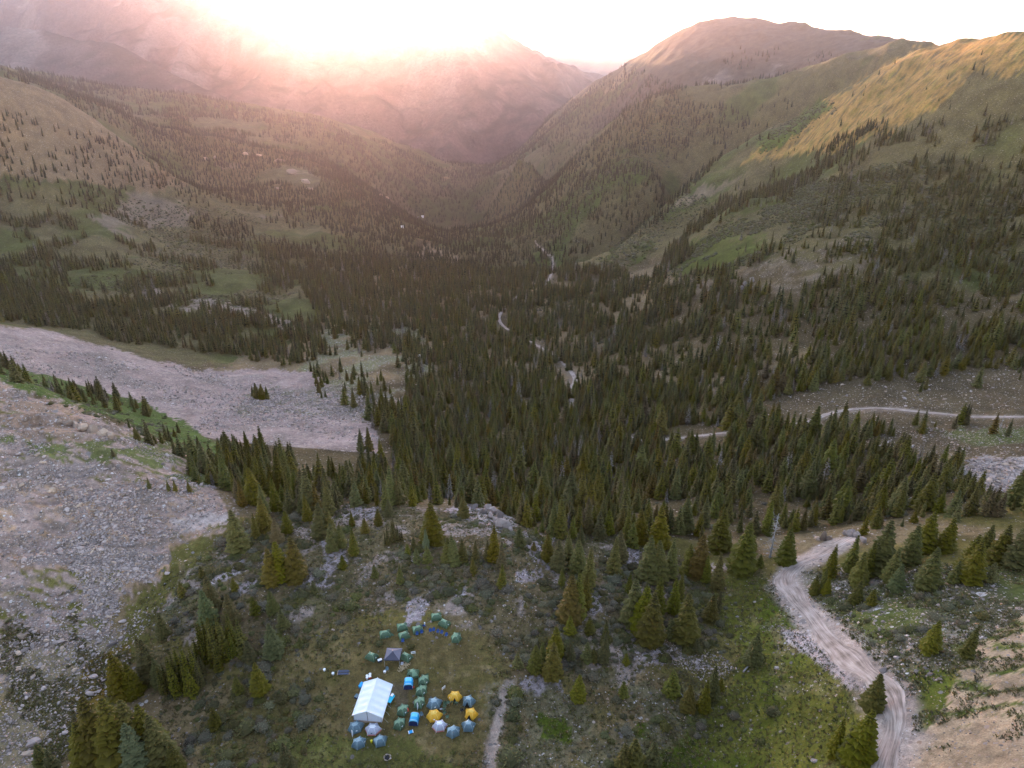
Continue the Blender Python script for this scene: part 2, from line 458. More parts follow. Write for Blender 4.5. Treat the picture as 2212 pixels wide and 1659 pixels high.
setc(zone([(1130, 520), (1250, 400), (1380, 260), (1480, 210), (1560, 250), (1400, 380), (1280, 500), (1180, 600)], 800, 2500) * sstep(.05, .3, FB3), (.065, .075, .024), 0)
# brown dark slope beneath, talus patches
setc(zone([(1480, 600), (1700, 540), (1900, 500), (1940, 560), (1700, 640), (1520, 640)], 350, 800) * sstep(-.1, .2, FB2), (.12, .09, .062), .15)
VF = zone([(1640, 820), (1760, 780), (1900, 770), (2212, 770), (2800, 760), (2800, 1000), (2212, 990), (2000, 985), (1840, 930), (1700, 920)], 150)
setc(VF, (.085, .063, .038), .16)
setc(zone([(1960, 930), (2212, 920), (2800, 930), (2800, 1000), (2212, 1000), (2020, 985)], 150) * sstep(-.15, .1, FB1), (.075, .078, .030), .3)
setc(zone([(2060, 1010), (2120, 985), (2212, 990), (2800, 990), (2800, 1090), (2212, 1085), (2120, 1050)], 150, 260, .6), (.27, .24, .23), 1.0)
# left side of the valley
LH = zone([(-600, 120), (0, 140), (700, 240), (1000, 330), (950, 420), (850, 560), (700, 700), (500, 780), (-600, 760)], 450)
setc(LH, (.098, .080, .040), .1)
setc(LH * sstep(0, .25, FB3), (.070, .070, .026), .05)
setc(zone([(190, 480), (300, 400), (560, 350), (700, 380), (680, 450), (480, 480), (300, 520)], 900) * sstep(.05, .25, FB3 + .3 * FB1), (.145, .115, .085), .1)
setc(zone([(-600, 100), (0, 165), (60, 180), (130, 205), (260, 290), (400, 395), (330, 410), (180, 395), (0, 385), (-600, 400)], 800, 1320, .6), (.155, .108, .066), .15)
setc(zone([(300, 620), (460, 640), (640, 690), (700, 720), (560, 700), (420, 665), (300, 650)], 500, 1100, .7) * sstep(-.3, 0, FB2), (.19, .15, .125), .3)
setc(zone([(650, 790), (720, 710), (860, 690), (930, 760), (880, 860), (760, 850)], 300, 800) * sstep(-.2, .1, FB1), (.15, .14, .075), .5)
setc(zone([(880, 560), (910, 530), (960, 540), (1010, 560), (940, 575)], 700, 1400, .5), (.20, .155, .11), 0)
# moraine
MO = zone([(-700, 690), (0, 700), (100, 714), (200, 744), (300, 770), (420, 795), (560, 800), (690, 797), (722, 832), (750, 870), (800, 915), (822, 950), (835, 1000), (760, 1015), (640, 1010), (530, 975), (430, 935), (330, 900), (200, 855), (0, 800), (-700, 780)], 268, 505, .5)
setc(MO, (.275, .205, .188), .30); setc(MO * sstep(.1, .35, STR), (.32, .245, .215), .2); setc(MO * sstep(.2, .4, FB1), (.22, .17, .15), .7)
setc(zone([(500, 880), (560, 840), (700, 830), (860, 850), (880, 900), (760, 900), (620, 890), (540, 900)], 300, 480, .8) * sstep(-.2, .1, FB2), (.12, .105, .07), .8)
# strip of green behind the near scree
setc(zone([(-500, 780), (0, 780), (120, 812), (250, 845), (330, 880), (420, 925), (520, 965), (560, 1010), (480, 1030), (330, 960), (150, 880), (0, 840), (-500, 830)], 226, 345, .6), (.068, .088, .026), .1)
# near scree slope
NS1 = zone([(-900, 790), (0, 815), (120, 862), (240, 915), (330, 945), (420, 990), (500, 1075), (505, 1115), (480, 1150), (400, 1178), (355, 1215), (335, 1250), (280, 1285), (235, 1330), (255, 1400), (130, 1450), (0, 1480), (-900, 1500)], 0, 262, .9)
setc(NS1, SCREE, .30)
setc(NS1 * sstep(.0, .3, STR + .25 * FB1) , SCREEW, .15)
setc(NS1 * sstep(.05, .25, STR + .3 * FB1) * ((PV < 1040) | ((PV > 1230) & (PU < 260))), (.115, .100, .038), .1)
setc(NS1 * sstep(.0, .3, FB1 + .5 * FB2) * (PV > 1000) * (PV < 1220), (.20, .155, .14), .8)
setc(NS1 * sstep(.12, .3, fbm((TX + .2 * TY) / 9, (TY - .5 * TX) / 3.5, 4, 411)), (.165, .125, .105), .5)
setc(zone([(-900, 800), (0, 828), (120, 862), (200, 905), (200, 960), (80, 950), (0, 930), (-900, 900)], 0, 262, .6) * sstep(-.2, .2, FB2), (.23, .155, .115), .5)
setc(zone([(330, 930), (480, 1040), (420, 1060), (240, 1010), (0, 960), (0, 945), (200, 960)], 120, 262, .7) * sstep(-.1, .15, FB2 + .4 * STR), (.098, .100, .042), .2)
setc(zone([(365, 1125), (430, 1105), (500, 1105), (495, 1125), (440, 1140), (390, 1150)], 0, 200, .4), PALE, .15)
setc(zone([(-900, 1390), (0, 1380), (120, 1410), (250, 1360), (300, 1400), (240, 1480), (160, 1600), (60, 1700), (-900, 1700)], 0, 130, .8) * sstep(-.25, .15, FB1 + .6 * FB2), (.165, .130, .085), .25)
setc(zone([(380, 1160), (500, 1120), (540, 1150), (400, 1230), (350, 1290), (330, 1400), (270, 1500), (170, 1620), (120, 1659), (60, 1659), (190, 1480), (260, 1390), (300, 1300), (350, 1215)], 0, 200, 1.1) * sstep(-.5, -.1, FB2 + .5 * FB1), (.105, .090, .034), .1)
setc(zone([(180, 1430), (290, 1390), (260, 1480), (170, 1580), (140, 1560)], 0, 200, .5), (.125, .083, .026), .05)
# knoll: sage shrubs, bare lavender gravel
KN = zone([(400, 1230), (520, 1130), (620, 1080), (800, 1090), (1100, 1125), (1300, 1150), (1480, 1200), (1600, 1240), (1520, 1400), (1300, 1480), (1100, 1420), (900, 1320), (760, 1330), (600, 1400), (480, 1440), (330, 1330)], 0, 185, .8)
setc(KN, (.128, .095, .056), .12); setc(KN * sstep(.0, .3, FB1), SAGE, .1)
setc(KN * sstep(.16, .34, FB2 + .3 * FB1), (.235, .18, .155), .3)
for p in ([(690, 1165), (745, 1160), (760, 1220), (720, 1262), (650, 1275), (700, 1210)], [(505, 1215), (600, 1180), (640, 1165), (560, 1215), (470, 1260), (430, 1270)], [(500, 1250), (560, 1240), (555, 1270), (500, 1280)],
          [(745, 1090), (830, 1098), (800, 1120), (745, 1115)], [(940, 1105), (1010, 1090), (1120, 1130), (1090, 1150), (1000, 1120)], [(1130, 1150), (1200, 1160), (1190, 1180), (1220, 1230), (1180, 1230), (1130, 1180)],
          [(1330, 1190), (1380, 1185), (1385, 1230), (1330, 1230)], [(1270, 1270), (1315, 1260), (1310, 1320), (1260, 1320)], [(1120, 1235), (1165, 1230), (1170, 1255), (1120, 1260)], [(970, 1270), (1010, 1265), (1000, 1310), (975, 1300)],
          [(880, 1300), (920, 1295), (905, 1350), (880, 1355)], [(890, 1275), (930, 1272), (930, 1290), (890, 1292)], [(1340, 1330), (1420, 1390), (1540, 1440), (1500, 1450), (1400, 1420), (1340, 1370)], [(1110, 1470), (1200, 1460), (1250, 1520), (1190, 1530), (1130, 1500)]):
    setc(zone(p, 0, 200, .45) * sstep(-.35, -.1, FB2), (.30, .245, .25), .35)
# camp meadow
MD = zone([(560, 1420), (760, 1350), (900, 1345), (1080, 1390), (1110, 1470), (1080, 1659), (1080, 1800), (440, 1800), (470, 1600)], 0, 140, .7)
setc(MD, (.112, .084, .040), .03); setc(MD * sstep(.05, .35, FB2 + .2 * FB1), (.100, .079, .034), .02); setc(MD * sstep(.25, .5, FB4 + .2 * FB1), (.145, .108, .058), .05)
setc(zone([(600, 1590), (900, 1600), (1000, 1659), (1000, 1800), (500, 1800)], 0, 140, 1.) * .6, (.070, .076, .022), .02)
# small trodden patches in the camp
setc(zone([(850, 1475), (880, 1480), (875, 1530), (855, 1545), (845, 1500)], 0, 140, .3) * .7, (.10, .075, .055), .05)
# right green hollow
GH = zone([(1520, 1250), (1640, 1235), (1690, 1300), (1780, 1400), (1870, 1480), (1900, 1560), (1870, 1800), (1300, 1800), (1380, 1560), (1560, 1500), (1600, 1400), (1480, 1320)], 0, 160, .8)
setc(GH, (.092, .088, .024), .06); setc(GH * sstep(-.05, .25, FB1), (.068, .080, .016), .03); setc(GH * sstep(.2, .45, FB2), (.13, .11, .05), .25)
setc(zone([(1040, 1480), (1300, 1470), (1560, 1480), (1400, 1800), (1060, 1800)], 0, 120, .7) * sstep(0, .3, FB2 + .3 * FB1), (.125, .105, .065), .15)
setc(zone([(1160, 1550), (1230, 1545), (1240, 1600), (1170, 1600)], 0, 120, .5), (.060, .072, .016), 0)
# east of the road
RR = zone([(1700, 1235), (1880, 1240), (2212, 1210), (2800, 1200), (2800, 1400), (2212, 1350), (2100, 1420), (1960, 1500), (1900, 1470), (1760, 1320)], 0, 170, .6)
setc(RR, (.100, .088, .055), .38); setc(RR * sstep(0, .3, FB1), (.085, .090, .032), .2); setc(RR * sstep(.3, .5, FB2), (.20, .17, .14), .5)
TN = zone([(2212, 1330), (2140, 1360), (2100, 1400), (2060, 1460), (1990, 1560), (1955, 1620), (1945, 1800), (3000, 1800), (3000, 1300)], 0, 140, .6)
setc(TN, TAN, .10); setc(TN * sstep(.0, .4, fbm(TX / 1.3, TY / .6, 4, 401)), (.30, .22, .155), .08); setc(TN * sstep(.05, .25, STR + .4 * FB2) * (PV < 1580), (.085, .095, .028), .05); setc(TN * sstep(.4, .6, FB2), (.30, .22, .16), .3)
setc(zone([(1930, 1470), (2040, 1440), (2050, 1500), (1980, 1590), (1940, 1600), (1950, 1520)], 0, 140, .8) * sstep(-.4, 0, FB2), (.080, .086, .022), .1)
# roadside
setc((1 - sstep(2.4, 5, near_mask + 1.6 * FB2)), (.33, .265, .235), .3)
setc(zone([(1675, 1355), (1750, 1370), (1800, 1430), (1880, 1490), (1840, 1490), (1760, 1430), (1690, 1380)], 0, 140, .35) * sstep(-.7, -.2, FB2), (.33, .27, .26), .4)
setc((TY > 170) * (1 - sstep(2.5, 5, far_mask + 2 * FB2)) * (TX > 0), (.17, .13, .10), .2)
setc((1 - sstep(.5, 1.7, tk + .9 * FB4 + .5 * FB2)) * (TY < 140), (.30, .235, .20), .3)
setc(zone([(1025, 1120), (1100, 1090), (1115, 1135), (1090, 1150)], 0, 185, .2), (.36, .31, .30), .5)
C *= (1 + .16 * FB4 + .2 * FB2)[..., None]
mean_ = C.mean(-1, keepdims=True); C[:] = np.maximum(mean_ + (C - mean_) * 1.15, .006)
C = np.clip(C, .01, .8)
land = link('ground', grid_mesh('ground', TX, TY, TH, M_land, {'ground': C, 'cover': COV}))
tag(land, kind='structure')

# a plain apron below and behind the camera, where the picture does not look
# ------------------------------------------------------------------ roads
def road_material():
    m, t, b = new_mat('packed_dirt', (.4, .33, .3), 1.0, .05)
    L = t.links.new
    uv = nd(t, 'ShaderNodeUVMap'); sp = nd(t, 'ShaderNodeSeparateXYZ'); L(uv.outputs[0], sp.inputs[0])
    mp = nd(t, 'ShaderNodeMapping'); mp.inputs['Scale'].default_value = (9, .12, 1); L(uv.outputs[0], mp.inputs[0])
    n1 = nd(t, 'ShaderNodeTexNoise', Scale=1.0, Detail=6.0, Roughness=.65); L(mp.outputs[0], n1.inputs['Vector'])
    geo = nd(t, 'ShaderNodeNewGeometry'); n2 = nd(t, 'ShaderNodeTexNoise', Scale=.35, Detail=5.0); L(geo.outputs['Position'], n2.inputs['Vector'])
    cr = nd(t, 'ShaderNodeValToRGB'); e = cr.color_ramp.elements
    e[0].position = .3; e[0].color = (.14, .105, .085, 1); e[1].position = .66; e[1].color = (.48, .385, .345, 1)
    k = e.new(.48); k.color = (.31, .24, .21, 1)
    ad = nd(t, 'ShaderNodeMath', operation='ADD'); ml = nd(t, 'ShaderNodeMath', operation='MULTIPLY'); ml.inputs[1].default_value = .45
    L(n2.outputs['Fac'], ml.inputs[0]); L(n1.outputs['Fac'], ad.inputs[0]); L(ml.outputs[0], ad.inputs[1])
    sb = nd(t, 'ShaderNodeMath', operation='SUBTRACT'); sb.inputs[1].default_value = .22; L(ad.outputs[0], sb.inputs[0]); L(sb.outputs[0], cr.inputs[0])
    L(cr.outputs[0], b.inputs['Base Color'])
    bp = nd(t, 'ShaderNodeBump', Strength=.6, Distance=.15); L(n1.outputs['Fac'], bp.inputs['Height']); L(bp.outputs[0], b.inputs['Normal'])
    return m
M_road = road_material()
def make_road(name, line, width, lift, wobble=.35, cross=9):
    T = np.gradient(line, axis=0); T /= np.linalg.norm(T, axis=1)[:, None]; Nn = np.c_[T[:, 1], -T[:, 0]]
    cum = np.r_[0, np.cumsum(np.linalg.norm(np.diff(line, axis=0), axis=1))]
    V = []; UV = []
    for i, (p, n_) in enumerate(zip(line, Nn)):
        wl = width / 2 * (1 + wobble * vnoise(cum[i] / 7, 0, 5)); wr = width / 2 * (1 + wobble * vnoise(cum[i] / 6, 9, 6))
        for j in range(cross):
            t_ = j / (cross - 1) * 2 - 1
            q = p + n_ * (wr if t_ > 0 else wl) * t_
            rut = -.06 * (math.exp(-((abs(t_) - .5) / .17) ** 2))
            edge = -.5 * lift - .1 if j in (0, cross - 1) else 0
            V.append((q[0], q[1], float(H(q[0], q[1])) + lift + rut + edge)); UV.append((j / (cross - 1), cum[i]))
    fc = [(i * cross + j, (i + 1) * cross + j, (i + 1) * cross + j + 1, i * cross + j + 1) for i in range(len(line) - 1) for j in range(cross - 1)]
    fc = [f[::-1] for f in fc]
    me = mesh_from(name, V, fc, (M_road,), True)
    uvl = me.uv_layers.new(name='UVMap')
    idx = np.empty(len(me.loops), np.int32); me.loops.foreach_get('vertex_index', idx)
    uvl.data.foreach_set('uv', np.array(UV)[idx].ravel())
    o = link(name, me); tag(o, kind='structure'); return o
make_road('road', road_near, 3.8, .14, .5)
make_road('valley_road', road_far, 3.0, .45, .25, 5)

# ------------------------------------------------------------------ far mountains
def ridge_mountain(name, segs, x0, x1, y0, y1, step, slope, base, namp, seed, colr, rock, mat=M_far, nfreq=900., kY=1.0, jag=.25):
    xs = np.arange(x0, x1, step); ys = np.arange(y0, y1, step)
    X, Y = np.meshgrid(xs, ys)
    wx = fbm(X / 700, Y / 700, 3, seed + 40) * 160; wy = fbm(X / 700, Y / 700, 3, seed + 50) * 160
    Z = np.full(X.shape, -1e9); D = np.full(X.shape, 1e9)
    for line in segs:
        P_ = [wpt(p[0], p[1], p[2] * kY) for p in line]
        for a, b in zip(P_[:-1], P_[1:]):
            ex, ey = b[0] - a[0], b[1] - a[1]; l2 = ex * ex + ey * ey
            def f(XX, YY):
                t = np.clip(((XX - a[0]) * ex + (YY - a[1]) * ey) / l2, 0, 1)
                d = np.hypot(XX - a[0] - t * ex, YY - a[1] - t * ey)
                return a[2] + (b[2] - a[2]) * t, d
            z, d = f(X, Y); wgt = sstep(0, 350, d)
            z, d2 = f(X + wx * wgt, Y + wy * wgt)
            zz = z - slope * np.where(d2 < 0, d, d2)
            Z = np.maximum(Z, zz); D = np.minimum(D, d2)
    g = ridged(X / nfreq, Y / nfreq, 5, seed)
    Z = Z + (g - .35) * namp * sstep(0, 500, D) + fbm(X / 120, Y / 120, 3, seed + 9) * namp * .2 * sstep(-60, 250, D) + vnoise(X / 55, Y / 55, seed + 3) * namp * jag * .25
    Z = np.maximum(Z, base + fbm(X / 800, Y / 800, 3, seed + 7) * 60)
    gy, gx = np.gradient(Z, step); sl = np.hypot(gx, gy)
    k = sstep(.45, .85, sl + .25 * fbm(X / 300, Y / 300, 4, seed + 13))[..., None]
    sc_ = sstep(.15, .35, ridged(X / 420, Y / 900, 3, seed + 17) * .6 + .4 * fbm(X / 90, Y / 90, 3, seed + 19))[..., None] * sstep(-550, 100, Z)[..., None]
    Cc = np.array(colr) * (1 - k) + np.array(rock) * k
    Cc = Cc * (1 - sc_ * .6) + np.array((.20, .155, .14)) * sc_ * .6
    Cc = Cc * (1 + .3 * fbm(X / 60, Y / 60, 3, seed + 23))[..., None]
    o = link(name, grid_mesh(name, X, Y, Z, mat, {'ground': np.clip(Cc, .01, 1), 'cover': Cc * 0}))
    tag(o, kind='structure'); return o

ridge_mountain('mountain', [
    [(-700, -20, 8300), (-300, -45, 8200), (150, -60, 7900), (400, -62, 7500), (520, -50, 7250), (600, -22, 7150), (655, 2, 7100), (700, 17, 7050), (745, 27, 7000), (800, 32, 7000), (835, 27, 7000), (880, 20, 7000), (912, 14, 7000), (940, 9, 7000), (965, 17, 7020), (1000, 32, 7080), (1050, 55, 7250), (1075, 62, 7400), (1120, 90, 7700), (1180, 120, 8100), (1260, 150, 8600), (1420, 200, 9200)],
    [(400, -62, 7500), (385, 0, 6900), (300, 55, 6500), (215, 95, 6300)],
    [(520, -50, 7250), (600, 60, 6500), (560, 160, 5900), (500, 205, 5500)],
    [(745, 27, 7000), (760, 120, 6300), (810, 200, 5850)],
    [(940, 9, 7000), (985, 100, 6400), (1030, 190, 5900)],
    [(1050, 55, 7250), (1130, 150, 6800), (1180, 220, 6300)]],
    -5000, 2500, 2900, 5900, 18, .62, -560, 190, 200, (.030, .027, .024), (.085, .062, .056), kY=.62, nfreq=620.)
ridge_mountain('wooded_hill', [
    [(-600, 30, 5200), (-250, 50, 5000), (0, 57, 4800), (80, 62, 4750), (135, 76, 4700), (175, 88, 4650), (240, 92, 4600), (330, 138, 4500), (420, 180, 4350), (520, 225, 4250), (620, 265, 4200)]],
    -3800, 300, 2950, 4900, 21, .5, -560, 90, 300, (.034, .034, .026), (.09, .07, .062), kY=.8)
ridge_mountain('spur', [[(1160, 112, 10200), (1190, 112, 10000), (1250, 121, 9800), (1290, 125, 9700), (1325, 118, 9600), (1372, 124, 9600), (1450, 130, 9500), (1700, 150, 9600)]],
    -1200, 6000, 8400, 11200, 60, .45, -560, 120, 400, (.055, .065, .045), (.13, .12, .10))
ridge_mountain('far_ridge', [[(600, 40, 17500), (1040, 48, 17500), (1075, 57, 17200), (1105, 64, 17000), (1150, 74, 17000), (1180, 65, 17000), (1205, 68, 17000), (1240, 79, 17000), (1262, 80, 17000), (1300, 72, 17000), (1330, 65, 17000), (1350, 70, 17000), (1400, 80, 17000), (1430, 74, 17000), (1458, 69, 17000), (1500, 80, 17000), (1800, 90, 17200), (2400, 100, 17500)]],
    -6000, 12000, 14500, 20000, 110, .5, -560, 150, 500, (.08, .07, .06), (.14, .12, .11), nfreq=1400)
ridge_mountain('back_range', [[(-900, 0, 10800), (-300, -20, 10600), (0, -25, 10400), (200, -22, 10200), (420, 10, 10000), (560, 60, 9900)]],
    -10500, -1600, 6700, 9300, 45, .5, -560, 180, 600, (.05, .042, .042), (.11, .085, .08), kY=.75)
# the land between and beyond, out to the horizon
xs = np.linspace(-40000, 40000, 60); ys = np.linspace(3900, 50000, 60); X, Y = np.meshgrid(xs, ys)
Z = -640 + fbm(X / 5000, Y / 5000, 2, 3) * 25
Cc = np.ones(X.shape + (3,)) * np.array((.06, .06, .04))
tag(link('valley_floor', grid_mesh('valley_floor', X, Y, Z, M_far, {'ground': Cc, 'cover': Cc * 0})), kind='structure')
# ------------------------------------------------------------------ foliage and rock materials
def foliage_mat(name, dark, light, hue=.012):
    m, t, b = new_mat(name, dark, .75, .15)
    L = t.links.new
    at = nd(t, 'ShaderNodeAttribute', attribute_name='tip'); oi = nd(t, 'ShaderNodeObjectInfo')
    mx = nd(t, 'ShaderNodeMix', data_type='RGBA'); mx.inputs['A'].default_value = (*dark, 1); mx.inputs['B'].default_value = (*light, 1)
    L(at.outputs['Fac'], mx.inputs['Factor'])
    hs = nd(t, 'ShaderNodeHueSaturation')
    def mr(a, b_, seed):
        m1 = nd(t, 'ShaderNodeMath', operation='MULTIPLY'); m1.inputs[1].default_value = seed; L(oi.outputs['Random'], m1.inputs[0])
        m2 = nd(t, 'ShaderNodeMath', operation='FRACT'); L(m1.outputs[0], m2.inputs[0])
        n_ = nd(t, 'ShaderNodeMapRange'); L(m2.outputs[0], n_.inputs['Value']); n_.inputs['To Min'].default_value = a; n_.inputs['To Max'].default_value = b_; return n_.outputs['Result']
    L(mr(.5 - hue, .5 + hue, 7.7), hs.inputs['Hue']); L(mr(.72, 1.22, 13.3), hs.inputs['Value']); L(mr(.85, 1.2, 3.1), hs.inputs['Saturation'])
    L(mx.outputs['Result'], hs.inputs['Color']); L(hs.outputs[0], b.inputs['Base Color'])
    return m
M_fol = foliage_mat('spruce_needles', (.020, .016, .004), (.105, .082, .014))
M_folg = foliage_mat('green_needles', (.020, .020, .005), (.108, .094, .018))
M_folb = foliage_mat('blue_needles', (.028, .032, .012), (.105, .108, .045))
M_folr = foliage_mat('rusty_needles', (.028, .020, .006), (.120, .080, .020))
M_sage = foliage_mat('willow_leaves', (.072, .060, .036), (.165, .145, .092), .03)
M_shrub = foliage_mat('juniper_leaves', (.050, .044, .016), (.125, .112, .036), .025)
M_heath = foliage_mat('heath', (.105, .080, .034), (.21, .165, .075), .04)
M_bark, _t, _b = new_mat('bark', (.11, .08, .055), .95, .05)
M_dead, _t, _b = new_mat('dead_wood', (.30, .27, .26), .95, .05)
def rock_mat(name, a, b_):
    m, t, b = new_mat(name, a, .95, .1); L = t.links.new
    oi = nd(t, 'ShaderNodeObjectInfo'); geo = nd(t, 'ShaderNodeNewGeometry')
    n_ = nd(t, 'ShaderNodeTexNoise', Scale=1.2, Detail=5.0); L(geo.outputs['Position'], n_.inputs['Vector'])
    mx = nd(t, 'ShaderNodeMix', data_type='RGBA'); mx.inputs['A'].default_value = (*a, 1); mx.inputs['B'].default_value = (*b_, 1); L(n_.outputs['Fac'], mx.inputs['Factor'])
    hs = nd(t, 'ShaderNodeHueSaturation'); r = nd(t, 'ShaderNodeMapRange'); r.inputs['To Min'].default_value = .5; r.inputs['To Max'].default_value = 1.35
    L(oi.outputs['Random'], r.inputs['Value']); L(r.outputs['Result'], hs.inputs['Value']); L(mx.outputs['Result'], hs.inputs['Color']); L(hs.outputs[0], b.inputs['Base Color'])
    bp = nd(t, 'ShaderNodeBump', Strength=.5, Distance=.1); L(n_.outputs['Fac'], bp.inputs['Height']); L(bp.outputs[0], b.inputs['Normal'])
    return m
M_rock = rock_mat('grey_rock', (.22, .17, .155), (.42, .335, .31))
M_rockw = rock_mat('warm_rock', (.26, .18, .135), (.46, .35, .28))

# ------------------------------------------------------------------ plants
class MB:
    def __init__(s): s.v = []; s.f = []; s.tip = []; s.m = []
    def add(s, vs_, fs, tips, mi=0):
        o = len(s.v); s.v += vs_; s.tip += tips; s.f += [tuple(i + o for i in f) for f in fs]; s.m += [mi] * len(fs)
    def mesh(s, name, mats, smooth=False):
        me = mesh_from(name, s.v, s.f, mats, smooth, s.m)
        a = me.attributes.new('tip', 'FLOAT', 'POINT'); a.data.foreach_set('value', np.array(s.tip, np.float32)); return me

def add_crown(mb, r_, R, levels, fronds, lobes, cx=0, cy=0, Hh=1.0, z0=.07, lean=0.0, core=True, power=.85, droop=.22):
    if core:
        k = 7; vs_ = [(cx + R * .42 * Hh * math.cos(i * 2 * PI / k), cy + R * .42 * Hh * math.sin(i * 2 * PI / k), z0 * Hh + .02) for i in range(k)] + [(cx + lean * .9, cy, .93 * Hh)]
        mb.add(vs_, [(i, (i + 1) % k, k) for i in range(k)], [0] * (k + 1))
    for l in range(levels):
        q = (l + r_.uniform(-.25, .25)) / levels
        q = min(max(q, 0), .985)
        z = (z0 + (1 - z0) * q) * Hh
        rr = R * Hh * max((1 - q), .02) ** power * (.8 if q < .06 else 1)
        n_ = max(3, int(round(fronds * (.55 + .45 * (1 - q)))))
        a0 = r_.uniform(0, 6.28)
        for k in range(n_):
            a = a0 + (k + r_.uniform(-.3, .3)) * 2 * PI / n_
            L_ = rr * r_.uniform(.62, 1.18) + .012 * Hh
            w = L_ * r_.uniform(.26, .40)
            dz = -L_ * droop * r_.uniform(.2, 1.6) + .02 * Hh * (q > .8)
            ca, sa = math.cos(a), math.sin(a); ox = cx + lean * q
            def P(l_, s_, z_): return (ox + ca * l_ - sa * s_, cy + sa * l_ + ca * s_, z + z_)
            base = P(0, 0, .02 * Hh); tip = P(L_, 0, dz)
            if lobes == 1:
                mb.add([base, P(L_ * .55, w, dz * .8 - .012 * Hh), tip, P(L_ * .55, -w, dz * .8 - .012 * Hh)], [(0, 3, 2), (0, 2, 1)], [.05, .5, 1, .5])
            else:
                vs_ = [base, tip]; tp = [0, 1]; fs = []
                mid = P(L_ * .5, 0, dz * .35 + .01 * Hh)
                vs_.append(mid); tp.append(.35)
                for s_ in (-1, 1):
                    i = len(vs_)
                    vs_ += [P(L_ * .62, s_ * w * 1.15, dz * .9 - .01 * Hh), P(L_ * .55, s_ * w * .42, dz * .5), P(L_ * .30, s_ * w * 1.0, dz * .55 - .015 * Hh)]
                    tp += [.85, .4, .7]
                    fs += [(2, i, 1), (0, i + 2, i + 1), (2, i + 1, i)] if s_ > 0 else [(2, 1, i), (0, i + 1, i + 2), (2, i, i + 1)]
                mb.add(vs_, fs + [(0, 2, 4), (0, 7, 2)], tp)

def crown_mesh(name, seed, R, levels, fronds, lobes, mat, stems=1, trunk=False, spread=.2, power=.85, core=True):
    r_ = random.Random(seed); mb = MB()
    if stems == 1:
        add_crown(mb, r_, R, levels, fronds, lobes, power=power, core=core)
    else:
        for k in range(stems):
            a = r_.uniform(0, 6.28); d = spread * math.sqrt(r_.random()) * (k > 0)
            h = 1.0 if k == 0 else r_.uniform(.5, .95)
            add_crown(mb, r_, R * r_.uniform(.8, 1.1) / h ** .5, int(levels * h), fronds, lobes, math.cos(a) * d, math.sin(a) * d, h, z0=.03, power=power)
    mats = [mat]
    if trunk:
        add_trunk(mb, r_, 1); mats.append(M_bark)
    return mb.mesh(name, mats)

def add_trunk(mb, r_, mi=0, h=.9, r0=.018):
    k = 5; vs_ = []; fs = []
    for j, (z, r) in enumerate(((-.04, r0 * 1.3), (.05, r0), (.5 * h, r0 * .55), (h, r0 * .12))):
        vs_ += [(r * math.cos(i * 2 * PI / k), r * math.sin(i * 2 * PI / k), z) for i in range(k)]
        if j: fs += [((j - 1) * k + i, (j - 1) * k + (i + 1) % k, j * k + (i + 1) % k, j * k + i) for i in range(k)]
    mb.add(vs_, fs, [0] * len(vs_), mi)
def trunk_mesh():
    mb = MB(); add_trunk(mb, rnd); return mb.mesh('trunk', [M_bark])

CROWNS = {}
for key, mat in (('o', M_fol), ('g', M_folg), ('b', M_folb), ('r', M_folr)):
    CROWNS[key] = {
        'n': [crown_mesh('crown', s, .17, 26, 10, 3, mat) for s in (1, 2, 3)],            # slender
        'w': [crown_mesh('crown', s, .25, 25, 13, 3, mat, power=.75) for s in (4, 5, 6)],   # broad
        'c': [crown_mesh('crown', s, .13, 18, 8, 3, mat, stems=11, spread=.30) for s in (7, 8)],      # clump of leaders
        's': [crown_mesh('crown', s, .30, 15, 10, 3, mat, power=.7) for s in (9, 10)]}        # young
TRUNK = trunk_mesh()

